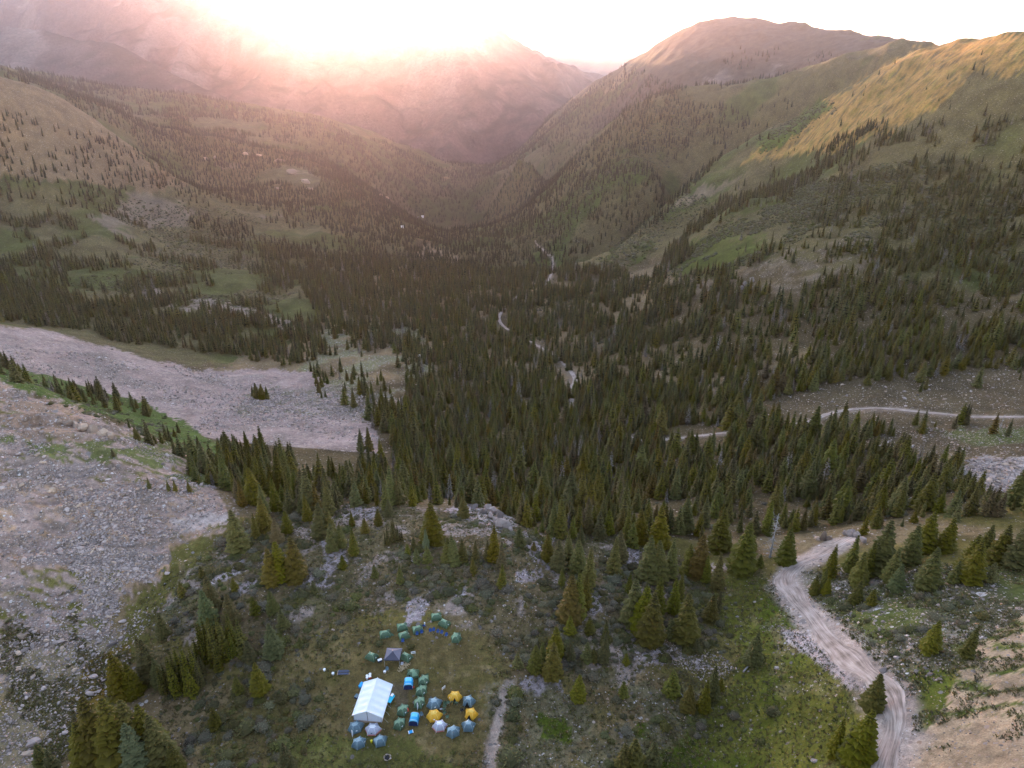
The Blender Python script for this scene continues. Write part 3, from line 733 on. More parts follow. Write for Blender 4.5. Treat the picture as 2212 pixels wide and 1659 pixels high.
def scatter(name, P_, rz, sc, idx, variants, tiltxy=None):
    """one object of countless like pieces; variants are meshes"""
    n_ = len(P_)
    me = bpy.data.meshes.new(name); me.vertices.add(n_); me.vertices.foreach_set('co', np.asarray(P_, np.float32).ravel())
    rot = np.zeros((n_, 3), np.float32); rot[:, 2] = rz
    if tiltxy is not None: rot[:, :2] = tiltxy
    sc = np.asarray(sc, np.float32)
    if sc.ndim == 1: sc = np.repeat(sc[:, None], 3, 1)
    for nm, tp, arr, key in (('rot', 'FLOAT_VECTOR', rot, 'vector'), ('scl', 'FLOAT_VECTOR', sc, 'vector'), ('idx', 'INT', np.asarray(idx, np.int32), 'value')):
        a = me.attributes.new(nm, tp, 'POINT'); a.data.foreach_set(key, arr.ravel())
    o = link(name, me)
    ng = bpy.data.node_groups.new(name, 'GeometryNodeTree')
    ng.interface.new_socket('Geometry', in_out='INPUT', socket_type='NodeSocketGeometry'); ng.interface.new_socket('Geometry', in_out='OUTPUT', socket_type='NodeSocketGeometry')
    gi = ng.nodes.new('NodeGroupInput'); go = ng.nodes.new('NodeGroupOutput')
    mp = ng.nodes.new('GeometryNodeMeshToPoints'); ng.links.new(gi.outputs[0], mp.inputs[0])
    ip = ng.nodes.new('GeometryNodeInstanceOnPoints'); jn = ng.nodes.new('GeometryNodeJoinGeometry')
    for vmesh in reversed(variants):
        vo = bpy.data.objects.new(name + '_piece', vmesh)       # source of the geometry only, never linked to the scene
        oi = ng.nodes.new('GeometryNodeObjectInfo'); oi.inputs['Object'].default_value = vo; oi.inputs['As Instance'].default_value = True
        ng.links.new(oi.outputs['Geometry'], jn.inputs[0])
    ng.links.new(mp.outputs[0], ip.inputs['Points']); ng.links.new(jn.outputs[0], ip.inputs['Instance']); ip.inputs['Pick Instance'].default_value = True
    for nm, tp, sock in (('rot', 'FLOAT_VECTOR', 'Rotation'), ('scl', 'FLOAT_VECTOR', 'Scale'), ('idx', 'INT', 'Instance Index')):
        na = ng.nodes.new('GeometryNodeInputNamedAttribute'); na.data_type = tp; na.inputs['Name'].default_value = nm
        ng.links.new(next(s for s in na.outputs if s.enabled and s.name == 'Attribute'), ip.inputs[sock])
    ng.links.new(ip.outputs[0], go.inputs[0])
    md = o.modifiers.new('scatter', 'NODES'); md.node_group = ng
    tag(o, kind='stuff'); return o

# ------------------------------------------------------------------ trees seen one by one: (u, v of the top, v of the foot, form, colour)
REG = [
 ('slope', 'on the slope left of the camp', [
  (225, 1502, 1640, 'w', 'o'), (262, 1506, 1652, 'w', 'o'), (300, 1510, 1640, 'w', 'o'), (332, 1516, 1632, 'w', 'o'), (350, 1540, 1645, 'w', 'o'), (302, 1561, 1662, 'w', 'b'), (190, 1560, 1650, 'w', 'o'), (384, 1606, 1668, 'w', 'g'), (162, 1575, 1602, 's', 'g'),
  (95, 1605, 1655, 's', 'g'), (115, 1620, 1664, 's', 'g'),
  (268, 1407, 1497, 'w', 'o'), (290, 1430, 1500, 'w', 'o'), (311, 1373, 1438, 'n', 'o'), (330, 1378, 1465, 'w', 'o'), (348, 1420, 1478, 'w', 'g'),
  (385, 1405, 1480, 'c', 'g'), (412, 1388, 1478, 'c', 'g'), (430, 1400, 1470, 'c', 'o'), (440, 1345, 1418, 'c', 'g'), (468, 1330, 1422, 'c', 'g'), (490, 1322, 1420, 'c', 'g'), (508, 1340, 1402, 'c', 'g'),
  (459, 1242, 1312, 'w', 'o'), (454, 1273, 1345, 'w', 'b'), (501, 1280, 1345, 'w', 'r'), (353, 1323, 1374, 'w', 'o'), (395, 1256, 1287, 's', 'o'), (437, 1222, 1247, 's', 'o'), (507, 1247, 1275, 's', 'o'), (553, 1287, 1325, 's', 'g'), (591, 1273, 1323, 'w', 'g'),
  (612, 1315, 1356, 's', 'g'), (594, 1343, 1414, 'w', 'b'), (540, 1382, 1426, 's', 'g'), (563, 1432, 1496, 'w', 'g'), (515, 1460, 1496, 's', 'g'), (466, 1527, 1569, 's', 'o'), (622, 1606, 1668, 'w', 'g'), (650, 1374, 1394, 's', 'g'), (679, 1253, 1281, 's', 'g')]),
 ('grove', 'in the grove behind the camp', [
  (518, 1099, 1187, 'w', 'o'), (553, 1107, 1160, 'n', 'o'), (571, 1073, 1143, 'w', 'o'), (599, 1118, 1171, 'w', 'r'), (621, 1101, 1149, 'w', 'o'), (588, 1182, 1258, 'w', 'r'), (610, 1165, 1250, 'w', 'o'), (640, 1157, 1250, 'w', 'r'), (694, 1082, 1159, 'w', 'o'), (712, 1095, 1155, 'w', 'o'), (666, 1065, 1126, 'n', 'o'),
  (720, 1129, 1187, 'w', 'g'), (736, 1132, 1180, 'w', 'g'), (766, 1138, 1197, 'n', 'g'), (761, 1101, 1137, 'n', 'o'), (818, 1098, 1134, 'w', 'o'), (840, 1076, 1115, 'w', 'o'), (851, 1121, 1171, 'c', 'o'), (935, 1079, 1170, 'w', 'o'), (926, 1100, 1168, 'w', 'o'), (921, 1141, 1185, 'n', 'b'),
  (1002, 1068, 1118, 'w', 'o'), (980, 1155, 1216, 'w', 'g'), (968, 1160, 1214, 'w', 'o'), (999, 1165, 1211, 'w', 'o'), (1022, 1199, 1241, 'n', 'o'), (1027, 1166, 1210, 'n', 'o'), (1052, 1166, 1210, 'n', 'o'), (1067, 1130, 1211, 'n', 'o'), (1084, 1168, 1228, 'n', 'r'),
  (924, 1177, 1213, 's', 'g'), (901, 1183, 1216, 's', 'g'), (881, 1174, 1199, 's', 'g'), (741, 1197, 1227, 's', 'g'), (811, 1219, 1246, 's', 'g'), (865, 1217, 1260, 'n', 'g'), (895, 1160, 1190, 's', 'o'), (789, 1118, 1150, 's', 'o')]),
 ('middle', 'in the loose stand right of the camp', [
  (1084, 1216, 1270, 'n', 'g'), (1123, 1135, 1177, 's', 'g'), (1158, 1135, 1160, 'n', 'g'), (1171, 1118, 1149, 'n', 'g'), (1153, 1168, 1188, 's', 'r'), (1182, 1152, 1207, 'w', 'o'), (1205, 1163, 1230, 'w', 'o'), (1228, 1146, 1213, 'n', 'o'), (1247, 1163, 1235, 'w', 'g'), (1270, 1180, 1270, 'n', 'o'), (1255, 1130, 1176, 'n', 'g'),
  (1325, 1158, 1241, 'n', 'o'), (1338, 1143, 1210, 'w', 'o'), (1400, 1155, 1250, 'w', 'g'), (1420, 1165, 1252, 'w', 'g'), (1445, 1160, 1245, 'n', 'g'), (1487, 1174, 1238, 'w', 'o'), (1507, 1152, 1243, 'w', 'r'), (1524, 1197, 1256, 'n', 'g'), (1549, 1191, 1273, 'n', 'o'), (1599, 1124, 1234, 'w', 'g'),
  (1232, 1240, 1340, 'w', 'r'), (1245, 1232, 1335, 'n', 'g'), (1262, 1236, 1316, 'n', 'o'), (1230, 1328, 1367, 's', 'g'), (1214, 1225, 1264, 'n', 'g'), (1135, 1300, 1312, 's', 'g'), (1367, 1250, 1345, 'w', 'g'), (1385, 1262, 1360, 'w', 'g'), (1402, 1278, 1386, 'w', 'o'), (1420, 1242, 1325, 'n', 'g'), (1454, 1247, 1323, 'n', 'g'),
  (1395, 1250, 1290, 'n', 'g'), (1358, 1236, 1280, 'n', 'g'), (1479, 1281, 1384, 'w', 'o'), (1448, 1334, 1377, 's', 'g'), (1465, 1236, 1298, 'n', 'o'), (1532, 1281, 1339, 'w', 'o'), (1549, 1275, 1320, 'n', 'o'), (1504, 1379, 1409, 's', 'g'), (1625, 1365, 1431, 'w', 'g'),
  (1307, 1340, 1392, 'n', 'g'), (1303, 1365, 1431, 'n', 'g'), (1268, 1387, 1426, 's', 'g'), (1282, 1396, 1426, 's', 'g'), (1273, 1331, 1367, 's', 'g'), (1230, 1382, 1424, 'w', 'g'), (1199, 1351, 1417, 'w', 'g'), (1193, 1384, 1459, 'w', 'o'), (1158, 1390, 1448, 'w', 'g'), (1172, 1385, 1425, 'n', 'g'), (1118, 1407, 1440, 's', 'g'), (1352, 1410, 1434, 's', 'g'),
  (1249, 1455, 1510, 'w', 'g'), (1450, 1446, 1499, 's', 'g'), (1486, 1477, 1532, 'w', 'o'), (1518, 1466, 1535, 'n', 'o'), (1535, 1435, 1513, 'n', 'g'), (1555, 1463, 1490, 's', 'o'), (1346, 1471, 1504, 's', 'g'), (1368, 1590, 1655, 's', 'g'), (1345, 1605, 1660, 's', 'o'), (1410, 1600, 1652, 's', 'g')]),
 ('road', 'beside the dirt road', [
  (1758, 1242, 1283, 'w', 'g'), (1783, 1245, 1283, 'w', 'g'), (1775, 1225, 1278, 'n', 'g'), (1846, 1253, 1303, 'w', 'g'), (1880, 1270, 1308, 's', 'g'), (1934, 1216, 1275, 'w', 'b'), (2007, 1337, 1406, 'w', 'g'), (2086, 1348, 1420, 'n', 'g'), (1882, 1452, 1532, 'w', 'g'), (1802, 1553, 1633, 'n', 'g'), (1850, 1530, 1639, 'w', 'g'), (1822, 1570, 1640, 'n', 'g'),
  (1696, 1137, 1214, 'w', 'g'), (1789, 1174, 1246, 'n', 'g'), (1833, 1154, 1234, 'n', 'g'), (1853, 1190, 1262, 'w', 'g'), (1870, 1165, 1245, 'n', 'g'), (1895, 1120, 1234, 'w', 'g'), (1923, 1185, 1257, 'w', 'g'), (2000, 1180, 1270, 'w', 'g'), (1960, 1130, 1215, 'w', 'g'), (1993, 1100, 1192, 'w', 'g'), (2040, 1115, 1190, 'w', 'g'), (2085, 1150, 1240, 'w', 'g'), (2096, 1165, 1256, 'w', 'o'), (2136, 1213, 1256, 's', 'g'),
  (1816, 862, 930, 'n', 'o'), (1640, 1195, 1225, 's', 'g'), (2120, 1130, 1200, 'w', 'g'), (2150, 1130, 1215, 'w', 'g'), (2192, 1120, 1225, 'w', 'g'), (2060, 1210, 1258, 's', 'g')]),
 ('moraine', 'by the pale gravel flat', [
  (495, 927, 990, 'w', 'o'), (485, 940, 985, 'w', 'o'), (538, 928, 985, 'n', 'o'), (562, 945, 990, 'n', 'o'), (582, 958, 995, 'n', 'o'), (636, 968, 1002, 'n', 'o'), (556, 826, 860, 'w', 'o'), (567, 828, 862, 'w', 'o'), (578, 832, 862, 'n', 'o'), (547, 832, 858, 'n', 'o'), (335, 938, 957, 'w', 'o'), (297, 920, 950, 'w', 'o'), (379, 925, 945, 's', 'o'), (403, 948, 975, 'n', 'o'),
  (430, 940, 970, 'n', 'o'), (323, 1030, 1055, 'n', 'o'), (365, 1036, 1060, 'n', 'o'), (380, 1035, 1062, 'n', 'o'), (245, 968, 985, 's', 'o'), (410, 1040, 1062, 'w', 'o'), (690, 815, 850, 'n', 'o'), (780, 925, 975, 'n', 'o'), (798, 920, 975, 'n', 'o'), (765, 838, 880, 'n', 'o')]),
]
ORD = ['first', 'second', 'third', 'fourth', 'fifth', 'sixth', 'seventh', 'eighth', 'ninth', 'tenth', 'eleventh', 'twelfth', 'thirteenth', 'fourteenth', 'fifteenth', 'sixteenth', 'seventeenth', 'eighteenth', 'nineteenth', 'twentieth']
ORD += ['twenty-' + w for w in ORD[:9]] + ['thirtieth'] + ['thirty-' + w for w in ORD[:9]] + ['fortieth'] + ['forty-' + w for w in ORD[:9]] + ['fiftieth'] + ['fifty-' + w for w in ORD[:9]] + ['sixtieth'] + ['sixty-' + w for w in ORD[:9]]
HUE = {'o': 'dark olive', 'g': 'olive-green', 'b': 'grey-green', 'r': 'rust-tinged'}
FORM = {'n': 'slender spruce', 'w': 'broad spruce', 'c': 'many-tipped spruce clump', 's': 'young spruce'}

def height_for(P_, vtop):
    lo, hi = .3, 60
    for _ in range(30):
        m = (lo + hi) / 2
        if project(P_[0], P_[1], P_[2] + m)[1] > vtop: lo = m
        else: hi = m
    return lo

def make_tree(P_, h, form, hue, label, group, wide=1.0):
    t = bpy.data.objects.new('spruce_tree', None); col.objects.link(t)
    t.location = (P_[0], P_[1], P_[2] - .02 * h); t.rotation_euler = (rnd.uniform(-.03, .03), rnd.uniform(-.03, .03), rnd.uniform(0, 6.28)); t.scale = (h * wide, h * wide, h)
    t.empty_display_size = .1
    tag(t, label, 'tree', group)
    link('crown', rnd.choice(CROWNS[hue][form]), t); link('trunk', TRUNK, t)
    return t
hero_xy = []; n_trees = 0
for key, where, lst in REG:
    lst = sorted(lst, key=lambda q: q[0])
    A = np.array([(q[0], q[2]) for q in lst], float); G = ground(A[:, 0], A[:, 1])
    hs = [height_for(G[i], lst[i][1]) for i in range(len(lst))]
    med = sorted(hs)[len(hs) // 2]
    for i, (q, P_, h) in enumerate(zip(lst, G, hs)):
        size = 'tall' if h > 1.35 * med else ('small' if h < .65 * med else 'mid-sized')
        lab = '%s %s %s, %s from left %s' % (size, HUE[q[4]], FORM[q[3]], ORD[i], where)
        make_tree(P_, h, q[3], q[4], lab, None, {'n': 1.1, 'w': 1.05, 'c': 1.0, 's': 1.0}[q[3]])
        hero_xy.append((P_[0], P_[1])); n_trees += 1
hero_xy = np.array(hero_xy)

# ------------------------------------------------------------------ the woods
NOTREE = [[(600, 1400), (760, 1330), (1080, 1330), (1110, 1470), (1080, 1800), (440, 1800), (470, 1600)]]
def woods(cands, zones, minsep):
    """cands (x, y); zones: (polygon, y0, y1, density factor 0..1, noise threshold, noise length)"""
    x, y = cands[:, 0], cands[:, 1]; z = H(x, y); u, v = project(x, y, z)
    w = np.clip(y * .05, 6, 60); u2 = u + fbm(x / w, y / w, 4, 171, .65) * 34; v2 = v + fbm(x / w, y / w, 4, 181, .65) * 20
    d = np.zeros(len(x))
    for poly, y0, y1, f, th, ln in zones:
        k = inside(poly, u2, v2) & (y > y0) & (y < y1)
        nn = fbm(x / ln, y / ln, 3, 191)
        val_ = f * sstep(th, th + .18, nn)
        d = np.where(k, np.maximum(d, val_) if f > 0 else 0, d)
    keep = rng.random(len(x)) < d
    # clearings beside the roads
    keep &= poly_dist(x, y, [tuple(p) for p in road_near[::4]]) > 4.2
    keep &= (poly_dist(x, y, [tuple(p) for p in road_far[::6]]) > np.where(y < 340, 2.6, .9))
    x, y, z = x[keep], y[keep], z[keep]
    if minsep:
        seen = {}; ok = np.ones(len(x), bool)
        for i, (a, b) in enumerate(zip(x, y)):
            c = (int(a / minsep), int(b / minsep))
            if c in seen: ok[i] = False
            else: seen[c] = 1
        x, y, z = x[ok], y[ok], z[ok]
    return np.c_[x, y, z]
def cand(y0, y1, dens, smax=1.15):
    area = smax * (y1 * y1 - y0 * y0); n_ = int(area * dens)
    y = np.sqrt(rng.uniform(y0 * y0, y1 * y1, n_)); return np.c_[rng.uniform(-smax, smax, n_) * y, y]
MAIN = [(860, 770), (720, 720), (640, 600), (800, 520), (950, 520), (1100, 540), (1300, 590), (1440, 600), (1560, 590), (1700, 640), (1850, 590), (2000, 540), (2212, 500), (2900, 480), (2900, 790), (2212, 800), (2060, 815), (1900, 822), (1760, 840), (1660, 865), (1600, 905), (1690, 925),
        (1780, 940), (1900, 975), (2040, 985), (2080, 1030), (2120, 1070), (2212, 1085), (2900, 1090), (2900, 1240), (2212, 1230), (2100, 1250), (1960, 1235), (1880, 1215), (1850, 1130), (1740, 1150), (1660, 1215), (1560, 1215), (1480, 1190), (1300, 1160), (1160, 1125), (1105, 1105), (950, 1095), (800, 1100), (640, 1110), (540, 1120), (500, 1075), (470, 1050), (500, 1000), (540, 985), (640, 1012), (760, 1018), (840, 1005), (835, 950), (800, 905), (870, 870), (880, 820)]
Z_NEAR = [
 ([(1105, 1095), (1300, 1120), (1500, 1150), (1640, 1180), (1640, 1228), (1500, 1218), (1300, 1178), (1120, 1138)], 138, 280, .85, -.9, 20), ([(1870, 1110), (2300, 1110), (2300, 1212), (1960, 1215), (1885, 1195)], 120, 280, .8, -.8, 20),
 (MAIN, 148, 1300, .9, -.16, 24), (MAIN, 148, 400, .55, -.6, 30), (MAIN, 400, 1300, .26, -.6, 60),
 ([(600, 1085), (560, 1120), (480, 1060), (380, 1045), (420, 1000), (480, 960), (560, 980), (640, 1010)], 165, 330, .8, -.5, 15),
 ([(-500, 570), (0, 590), (200, 650), (320, 640), (500, 680), (700, 700), (720, 760), (600, 780), (480, 770), (300, 740), (100, 700), (-500, 690)], 440, 900, .75, -.45, 45),
 ([(-500, 590), (0, 575), (60, 610), (120, 670), (0, 690), (-500, 680)], 440, 900, 1.0, -.9, 45),
 ([(0, 782), (120, 812), (250, 850), (330, 890), (300, 905), (180, 870), (60, 835), (0, 815)], 226, 345, .30, -.1, 14),
 ([(250, 900), (420, 935), (520, 985), (540, 1030), (420, 1030), (300, 960)], 200, 345, .10, -.1, 14),
 ([(720, 700), (900, 680), (960, 760), (900, 860), (830, 900), (700, 860), (650, 800)], 300, 800, .16, -.2, 25),
 ([(-500, 380), (0, 400), (200, 450), (400, 440), (640, 460), (820, 500), (760, 700), (500, 690), (300, 640), (0, 600), (-500, 580)], 600, 1500, .42, .0, 34),
 ([(1740, 800), (1900, 780), (2212, 770), (2700, 770), (2700, 850), (2212, 850), (1960, 850), (1760, 860)], 200, 420, .05, -.3, 20),
 ([(1740, 912), (1900, 905), (2212, 912), (2212, 945), (1960, 940), (1820, 960)], 180, 330, .3, -.15, 12),
 ([(1390, 590), (1480, 490), (1600, 410), (1730, 330), (1840, 290), (1870, 330), (1720, 410), (1560, 480), (1480, 560), (1420, 610)], 450, 1100, .8, -.3, 30),
 ([(1500, 560), (1700, 480), (1800, 420), (1880, 440), (1800, 560), (1650, 620)], 400, 1000, .25, .0, 25),
 ([(1760, 330), (1900, 270), (2212, 260), (2900, 250), (2900, 500), (2212, 520), (2000, 560), (1860, 470), (1780, 400)], 380, 900, .62, .02, 24),
 ([(1900, 380), (2212, 350), (2900, 350), (2900, 560), (2212, 560), (2000, 620), (1800, 600), (1700, 590), (1720, 540), (1850, 500)], 380, 850, .6, -.12, 26),
 ([(1600, 350), (1800, 210), (2000, 110), (2212, 80), (2900, 60), (2900, 280), (2212, 270), (1900, 290), (1700, 360)], 550, 1000, .03, .1, 40),
]
NOTREE += [[(1430, 930), (1570, 925), (1570, 975), (1430, 985)], [(1222, 805), (1240, 800), (1242, 850), (1222, 850)], [(1700, 895), (2300, 890), (2300, 918), (1960, 915), (1700, 935)], [(1180, 560), (1200, 560), (1200, 620), (1180, 620)], [(1075, 670), (1093, 670), (1093, 715), (1075, 715)]]
for p in NOTREE: Z_NEAR.append((p, 0, 1200, 0, 0, 10))
near = woods(cand(150, 1000, .085), Z_NEAR, 2.1)
Z_FAR = [
 ([(110, 268), (200, 285), (330, 345), (430, 400), (420, 440), (250, 385), (150, 345)], 850, 1400, .95, -.35, 60),
 ([(0, 235), (70, 262), (130, 330), (180, 395), (60, 385), (-40, 330)], 850, 1300, .7, -.1, 40),
 ([(900, 640), (800, 540), (700, 480), (760, 400), (900, 340), (1060, 340), (1180, 250), (1360, 150), (1500, 200), (1380, 300), (1250, 420), (1150, 520), (1000, 600)], 900, 4200, .9, -.4, 200),
 ([(1000, 520), (1150, 420), (1300, 300), (1420, 240), (1480, 225), (1600, 240), (1640, 260), (1560, 340), (1500, 400), (1420, 470), (1330, 520), (1240, 580), (1120, 600)], 800, 2600, .95, -.35, 110),
 ([(-500, 140), (0, 150), (200, 180), (420, 210), (700, 262), (900, 330), (1000, 400), (900, 520), (700, 480), (500, 430), (380, 380), (250, 290), (120, 215), (0, 180), (-500, 170)], 1150, 4200, .9, -.28, 160),
 ([(-500, 260), (0, 250), (60, 300), (160, 330), (330, 370), (420, 400), (640, 440), (860, 500), (800, 600), (560, 560), (420, 500), (300, 470), (150, 440), (-500, 420)], 850, 2600, .75, -.12, 90),
 ([(1350, 270), (1500, 190), (1600, 110), (1760, 110), (1900, 140), (1800, 200), (1600, 230), (1480, 250)], 1500, 3000, .35, .02, 160),
 ([(700, 540), (1000, 500), (1250, 560), (1300, 620), (900, 640), (760, 620)], 850, 1500, 1.0, -.5, 80),
 ([(1600, 340), (1780, 220), (1900, 130), (1700, 190), (1560, 300)], 900, 1800, .15, .0, 80),
]
far1 = woods(cand(850, 2000, .019), Z_FAR, 4.5)
far2 = woods(cand(2000, 4000, .0065), Z_FAR, 8)
def sep(P_, xy, d):
    if not len(P_): return P_
    k = np.ones(len(P_), bool)
    for a, b in xy: k &= np.hypot(P_[:, 0] - a, P_[:, 1] - b) > d
    return P_[k]
nh = near[:, 1] < 300
near = np.vstack([sep(near[nh], hero_xy, 2.2), near[~nh]])
hN = rng.normal(9.9, 3.0, len(near)).clip(3, 17) * (1 + .22 * fbm(near[:, 0] / 30, near[:, 1] / 30, 2, 77)) * (1 - .22 * sstep(-190, -80, near[:, 2]))
hN *= np.where(rng.random(len(near)) < .15, .6, 1)
# the ones that show largest become trees of their own
du, dv = project(near[:, 0], near[:, 1], near[:, 2]); _, dt = project(near[:, 0], near[:, 1], near[:, 2] + hN)
px = np.where((du > 0) & (du < 2212) & (dv < 1659), dv - dt, 0)
order = np.argsort(-px)[:300 - n_trees]
SIDE = lambda u: 'below the left scree' if u < 620 else ('behind the camp knoll' if u < 1130 else ('behind the loose stand' if u < 1640 else 'right of the dirt road'))
order = sorted(order, key=lambda i: du[i]); cnt = {}
for i in order:
    sd = SIDE(du[i]); cnt[sd] = cnt.get(sd, 0) + 1
    hue = rnd.choice('oooogg' if du[i] < 1600 else 'ogggg'); form = rnd.choice('nnw')
    make_tree(near[i], hN[i], form, hue, 'tall conifer, %s from left along the forest edge %s' % (ORD[cnt[sd] - 1], sd), 'spruces in the near edge of the forest %s' % SIDE(du[i]), 1.05)
rest = np.ones(len(near), bool); rest[order] = False
near, hN = near[rest], hN[rest]
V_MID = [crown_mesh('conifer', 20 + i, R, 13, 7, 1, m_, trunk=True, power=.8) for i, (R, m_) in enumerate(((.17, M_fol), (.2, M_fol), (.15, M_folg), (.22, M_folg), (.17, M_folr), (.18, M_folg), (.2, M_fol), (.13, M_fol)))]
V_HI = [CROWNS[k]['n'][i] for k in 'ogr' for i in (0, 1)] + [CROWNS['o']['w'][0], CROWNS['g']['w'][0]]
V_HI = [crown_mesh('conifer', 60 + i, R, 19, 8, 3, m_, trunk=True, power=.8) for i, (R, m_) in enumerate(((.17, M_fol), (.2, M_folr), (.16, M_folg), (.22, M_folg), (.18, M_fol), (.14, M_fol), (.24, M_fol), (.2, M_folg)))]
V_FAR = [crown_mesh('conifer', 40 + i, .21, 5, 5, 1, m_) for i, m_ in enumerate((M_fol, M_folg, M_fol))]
a = near[:, 1] < 420
def sc_(h, w=1.1): return np.c_[h * w * rng.uniform(.85, 1.2, len(h)), h * w * rng.uniform(.85, 1.2, len(h)), h]
def put(name, P_, h, variants, w=1.1, dead=0):
    P_ = P_.copy(); P_[:, 2] -= .02 * h
    scatter(name, P_, rng.uniform(0, 6.28, len(P_)), sc_(h, w), np.where(rng.random(len(P_)) < dead, len(variants) - 1, rng.integers(0, len(variants) - (dead > 0), len(P_))), variants)
M_deadf = foliage_mat('dead_needles', (.09, .07, .055), (.20, .165, .145))
DEADV = crown_mesh('conifer', 88, .13, 14, 4, 1, M_deadf, trunk=True, power=.7, core=False)
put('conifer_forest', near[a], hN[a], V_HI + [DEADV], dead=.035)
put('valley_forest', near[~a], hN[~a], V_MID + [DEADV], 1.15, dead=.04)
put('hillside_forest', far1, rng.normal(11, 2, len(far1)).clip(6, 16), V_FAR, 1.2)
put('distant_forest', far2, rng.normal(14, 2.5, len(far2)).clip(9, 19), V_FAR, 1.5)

# ------------------------------------------------------------------ shrubs, heath and grass
def bush_mesh(name, seed, n_, mat, flat=.55, leaf=.16):
    r_ = random.Random(seed); mb = MB()
    k = 8; rings = []
    vs_ = []
    for j, (z, r) in enumerate(((-.05, .40), (.18, .44), (.36, .28))):
        vs_ += [(r * math.cos(i * 2 * PI / k) * r_.uniform(.8, 1.15), r * math.sin(i * 2 * PI / k) * r_.uniform(.8, 1.15), z) for i in range(k)]
    vs_.append((0, 0, .44))
    fs = [(j * k + i, j * k + (i + 1) % k, (j + 1) * k + (i + 1) % k, (j + 1) * k + i) for j in range(2) for i in range(k)] + [(2 * k + i, 2 * k + (i + 1) % k, 3 * k) for i in range(k)]
    mb.add(vs_, fs, [.1] * len(vs_))
    for _ in range(n_):
        a = r_.uniform(0, 6.28); e = math.asin(r_.random() ** .8); rr = r_.uniform(.36, .56) * (1 + .22 * math.sin(3 * a + seed))
        c = Vector((math.cos(a) * math.cos(e) * rr, math.sin(a) * math.cos(e) * rr, math.sin(e) * rr * flat * 1.6))
        d1 = Vector((r_.gauss(0, 1), r_.gauss(0, 1), r_.gauss(0, .6))).normalized() * leaf * r_.uniform(.5, 1); d2 = Vector((r_.gauss(0, 1), r_.gauss(0, 1), r_.gauss(.4, .6))).normalized() * leaf * r_.uniform(.5, 1)
        mb.add([tuple(c), tuple(c + d1), tuple(c + d1 * .5 + d2)], [(0, 1, 2)], [.2, .8, 1])
    return mb.mesh(name, [mat])
B_SAGE = [bush_mesh('bush', s, 190, M_sage) for s in (1, 2)]; B_JUN = [bush_mesh('bush', s, 190, M_shrub) for s in (3, 4, 5)]
def region(poly, n_, y0=0, y1=200, noise=None, ln=10, uniform=True):
    """n_ points on the land inside a traced patch"""
    xs_ = [p[0] for p in poly]; ys_ = [p[1] for p in poly]
    c = ground([min(xs_), max(xs_), min(xs_), max(xs_)], [min(ys_), min(ys_), max(ys_), max(ys_)])
    X0, X1, Y0, Y1 = c[:, 0].min(), c[:, 0].max(), max(c[:, 1].min(), y0), min(c[:, 1].max(), y1)
    out = []; got = 0
    for _ in range(30):
        x = rng.uniform(X0, X1, n_ * 3); y = rng.uniform(Y0, Y1, n_ * 3); z = H(x, y); u, v = project(x, y, z)
        k = inside(poly, u + 18 * vnoise(x / 5, y / 5, 7) + rng.normal(0, 5, len(x)), v + 12 * vnoise(x / 5, y / 5, 8) + rng.normal(0, 4, len(x)))
        if noise is not None: k &= fbm(x / ln, y / ln, 3, 201) > noise
        out.append(np.c_[x, y, z][k]); got += k.sum()
        if got >= n_: break
    return np.vstack(out)[:n_]
CAMPCLEAR = [(740, 1440), (830, 1380), (830, 1320), (980, 1300), (1050, 1370), (1060, 1480), (1060, 1610), (880, 1640), (740, 1640)]
KNP = [(400, 1230), (520, 1140), (620, 1095), (800, 1105), (1020, 1130), (1200, 1170), (1400, 1220), (1560, 1280), (1520, 1400), (1300, 1470), (1100, 1420), (1000, 1300), (820, 1300), (700, 1400), (600, 1440), (480, 1560), (380, 1600), (330, 1400)]
S1 = region(KNP, 900, 0, 175, .05, 9); S2 = region(KNP, 700, 0, 175, .12, 16)
S3 = region([(380, 1500), (560, 1420), (700, 1480), (640, 1659), (420, 1659), (400, 1600)], 160, 0, 130)
S4 = region([(1050, 1480), (1110, 1480), (1140, 1659), (1090, 1659), (1060, 1560)], 26, 0, 130)
S5 = region([(1450, 1260), (1560, 1270), (1600, 1330), (1700, 1600), (1300, 1659), (1320, 1500), (1480, 1420)], 90, 0, 150, .0)
S6 = region([(1740, 1260), (1900, 1280), (2100, 1270), (2150, 1330), (1900, 1420), (1800, 1340)], 120, 0, 170, .0)
S7 = region([(0, 800), (250, 850), (420, 930), (540, 1000), (420, 1000), (300, 950), (0, 830)], 500, 215, 330, -.1, 14)
S8 = region([(1300, 1060), (2000, 1100), (1600, 1160), (1200, 1120)], 0 + 100, 150, 260)
SH = np.vstack([S1, S2, S3, S4, S5, S6, S7, S8])
kS = ~inside(CAMPCLEAR, *project(SH[:, 0], SH[:, 1], SH[:, 2])) & (poly_dist(SH[:, 0], SH[:, 1], [tuple(p) for p in road_near[::4]]) > 3.2)
SH = SH[kS]
wS = rng.lognormal(.28, .45, len(SH)).clip(.6, 3.8)
SPEC = [(532, 1575, 4.2, 'dark green shrub on the slope left of the blue-grey tents'), (512, 1500, 3.0, 'low green shrub on the slope between two young spruces'), (1112, 1500, 3.6, 'rounded green shrub at the top of the stony track'), (1108, 1548, 3.4, 'rounded green shrub halfway along the stony track'),
        (1102, 1640, 4.6, 'large rounded green shrub at the foot of the stony track'), (1104, 1590, 2.2, 'small green shrub beside the stony track'), (820, 1392, 1.9, 'round green shrub just below the leftmost upper green tent'), (888, 1398, 1.8, 'round green shrub between the two clusters of green tents'), (1220, 1400, 2.0, 'bright green shrub at the left of the loose stand'), (1085, 1385, 2.2, 'olive shrub right of the blue folding chairs')]
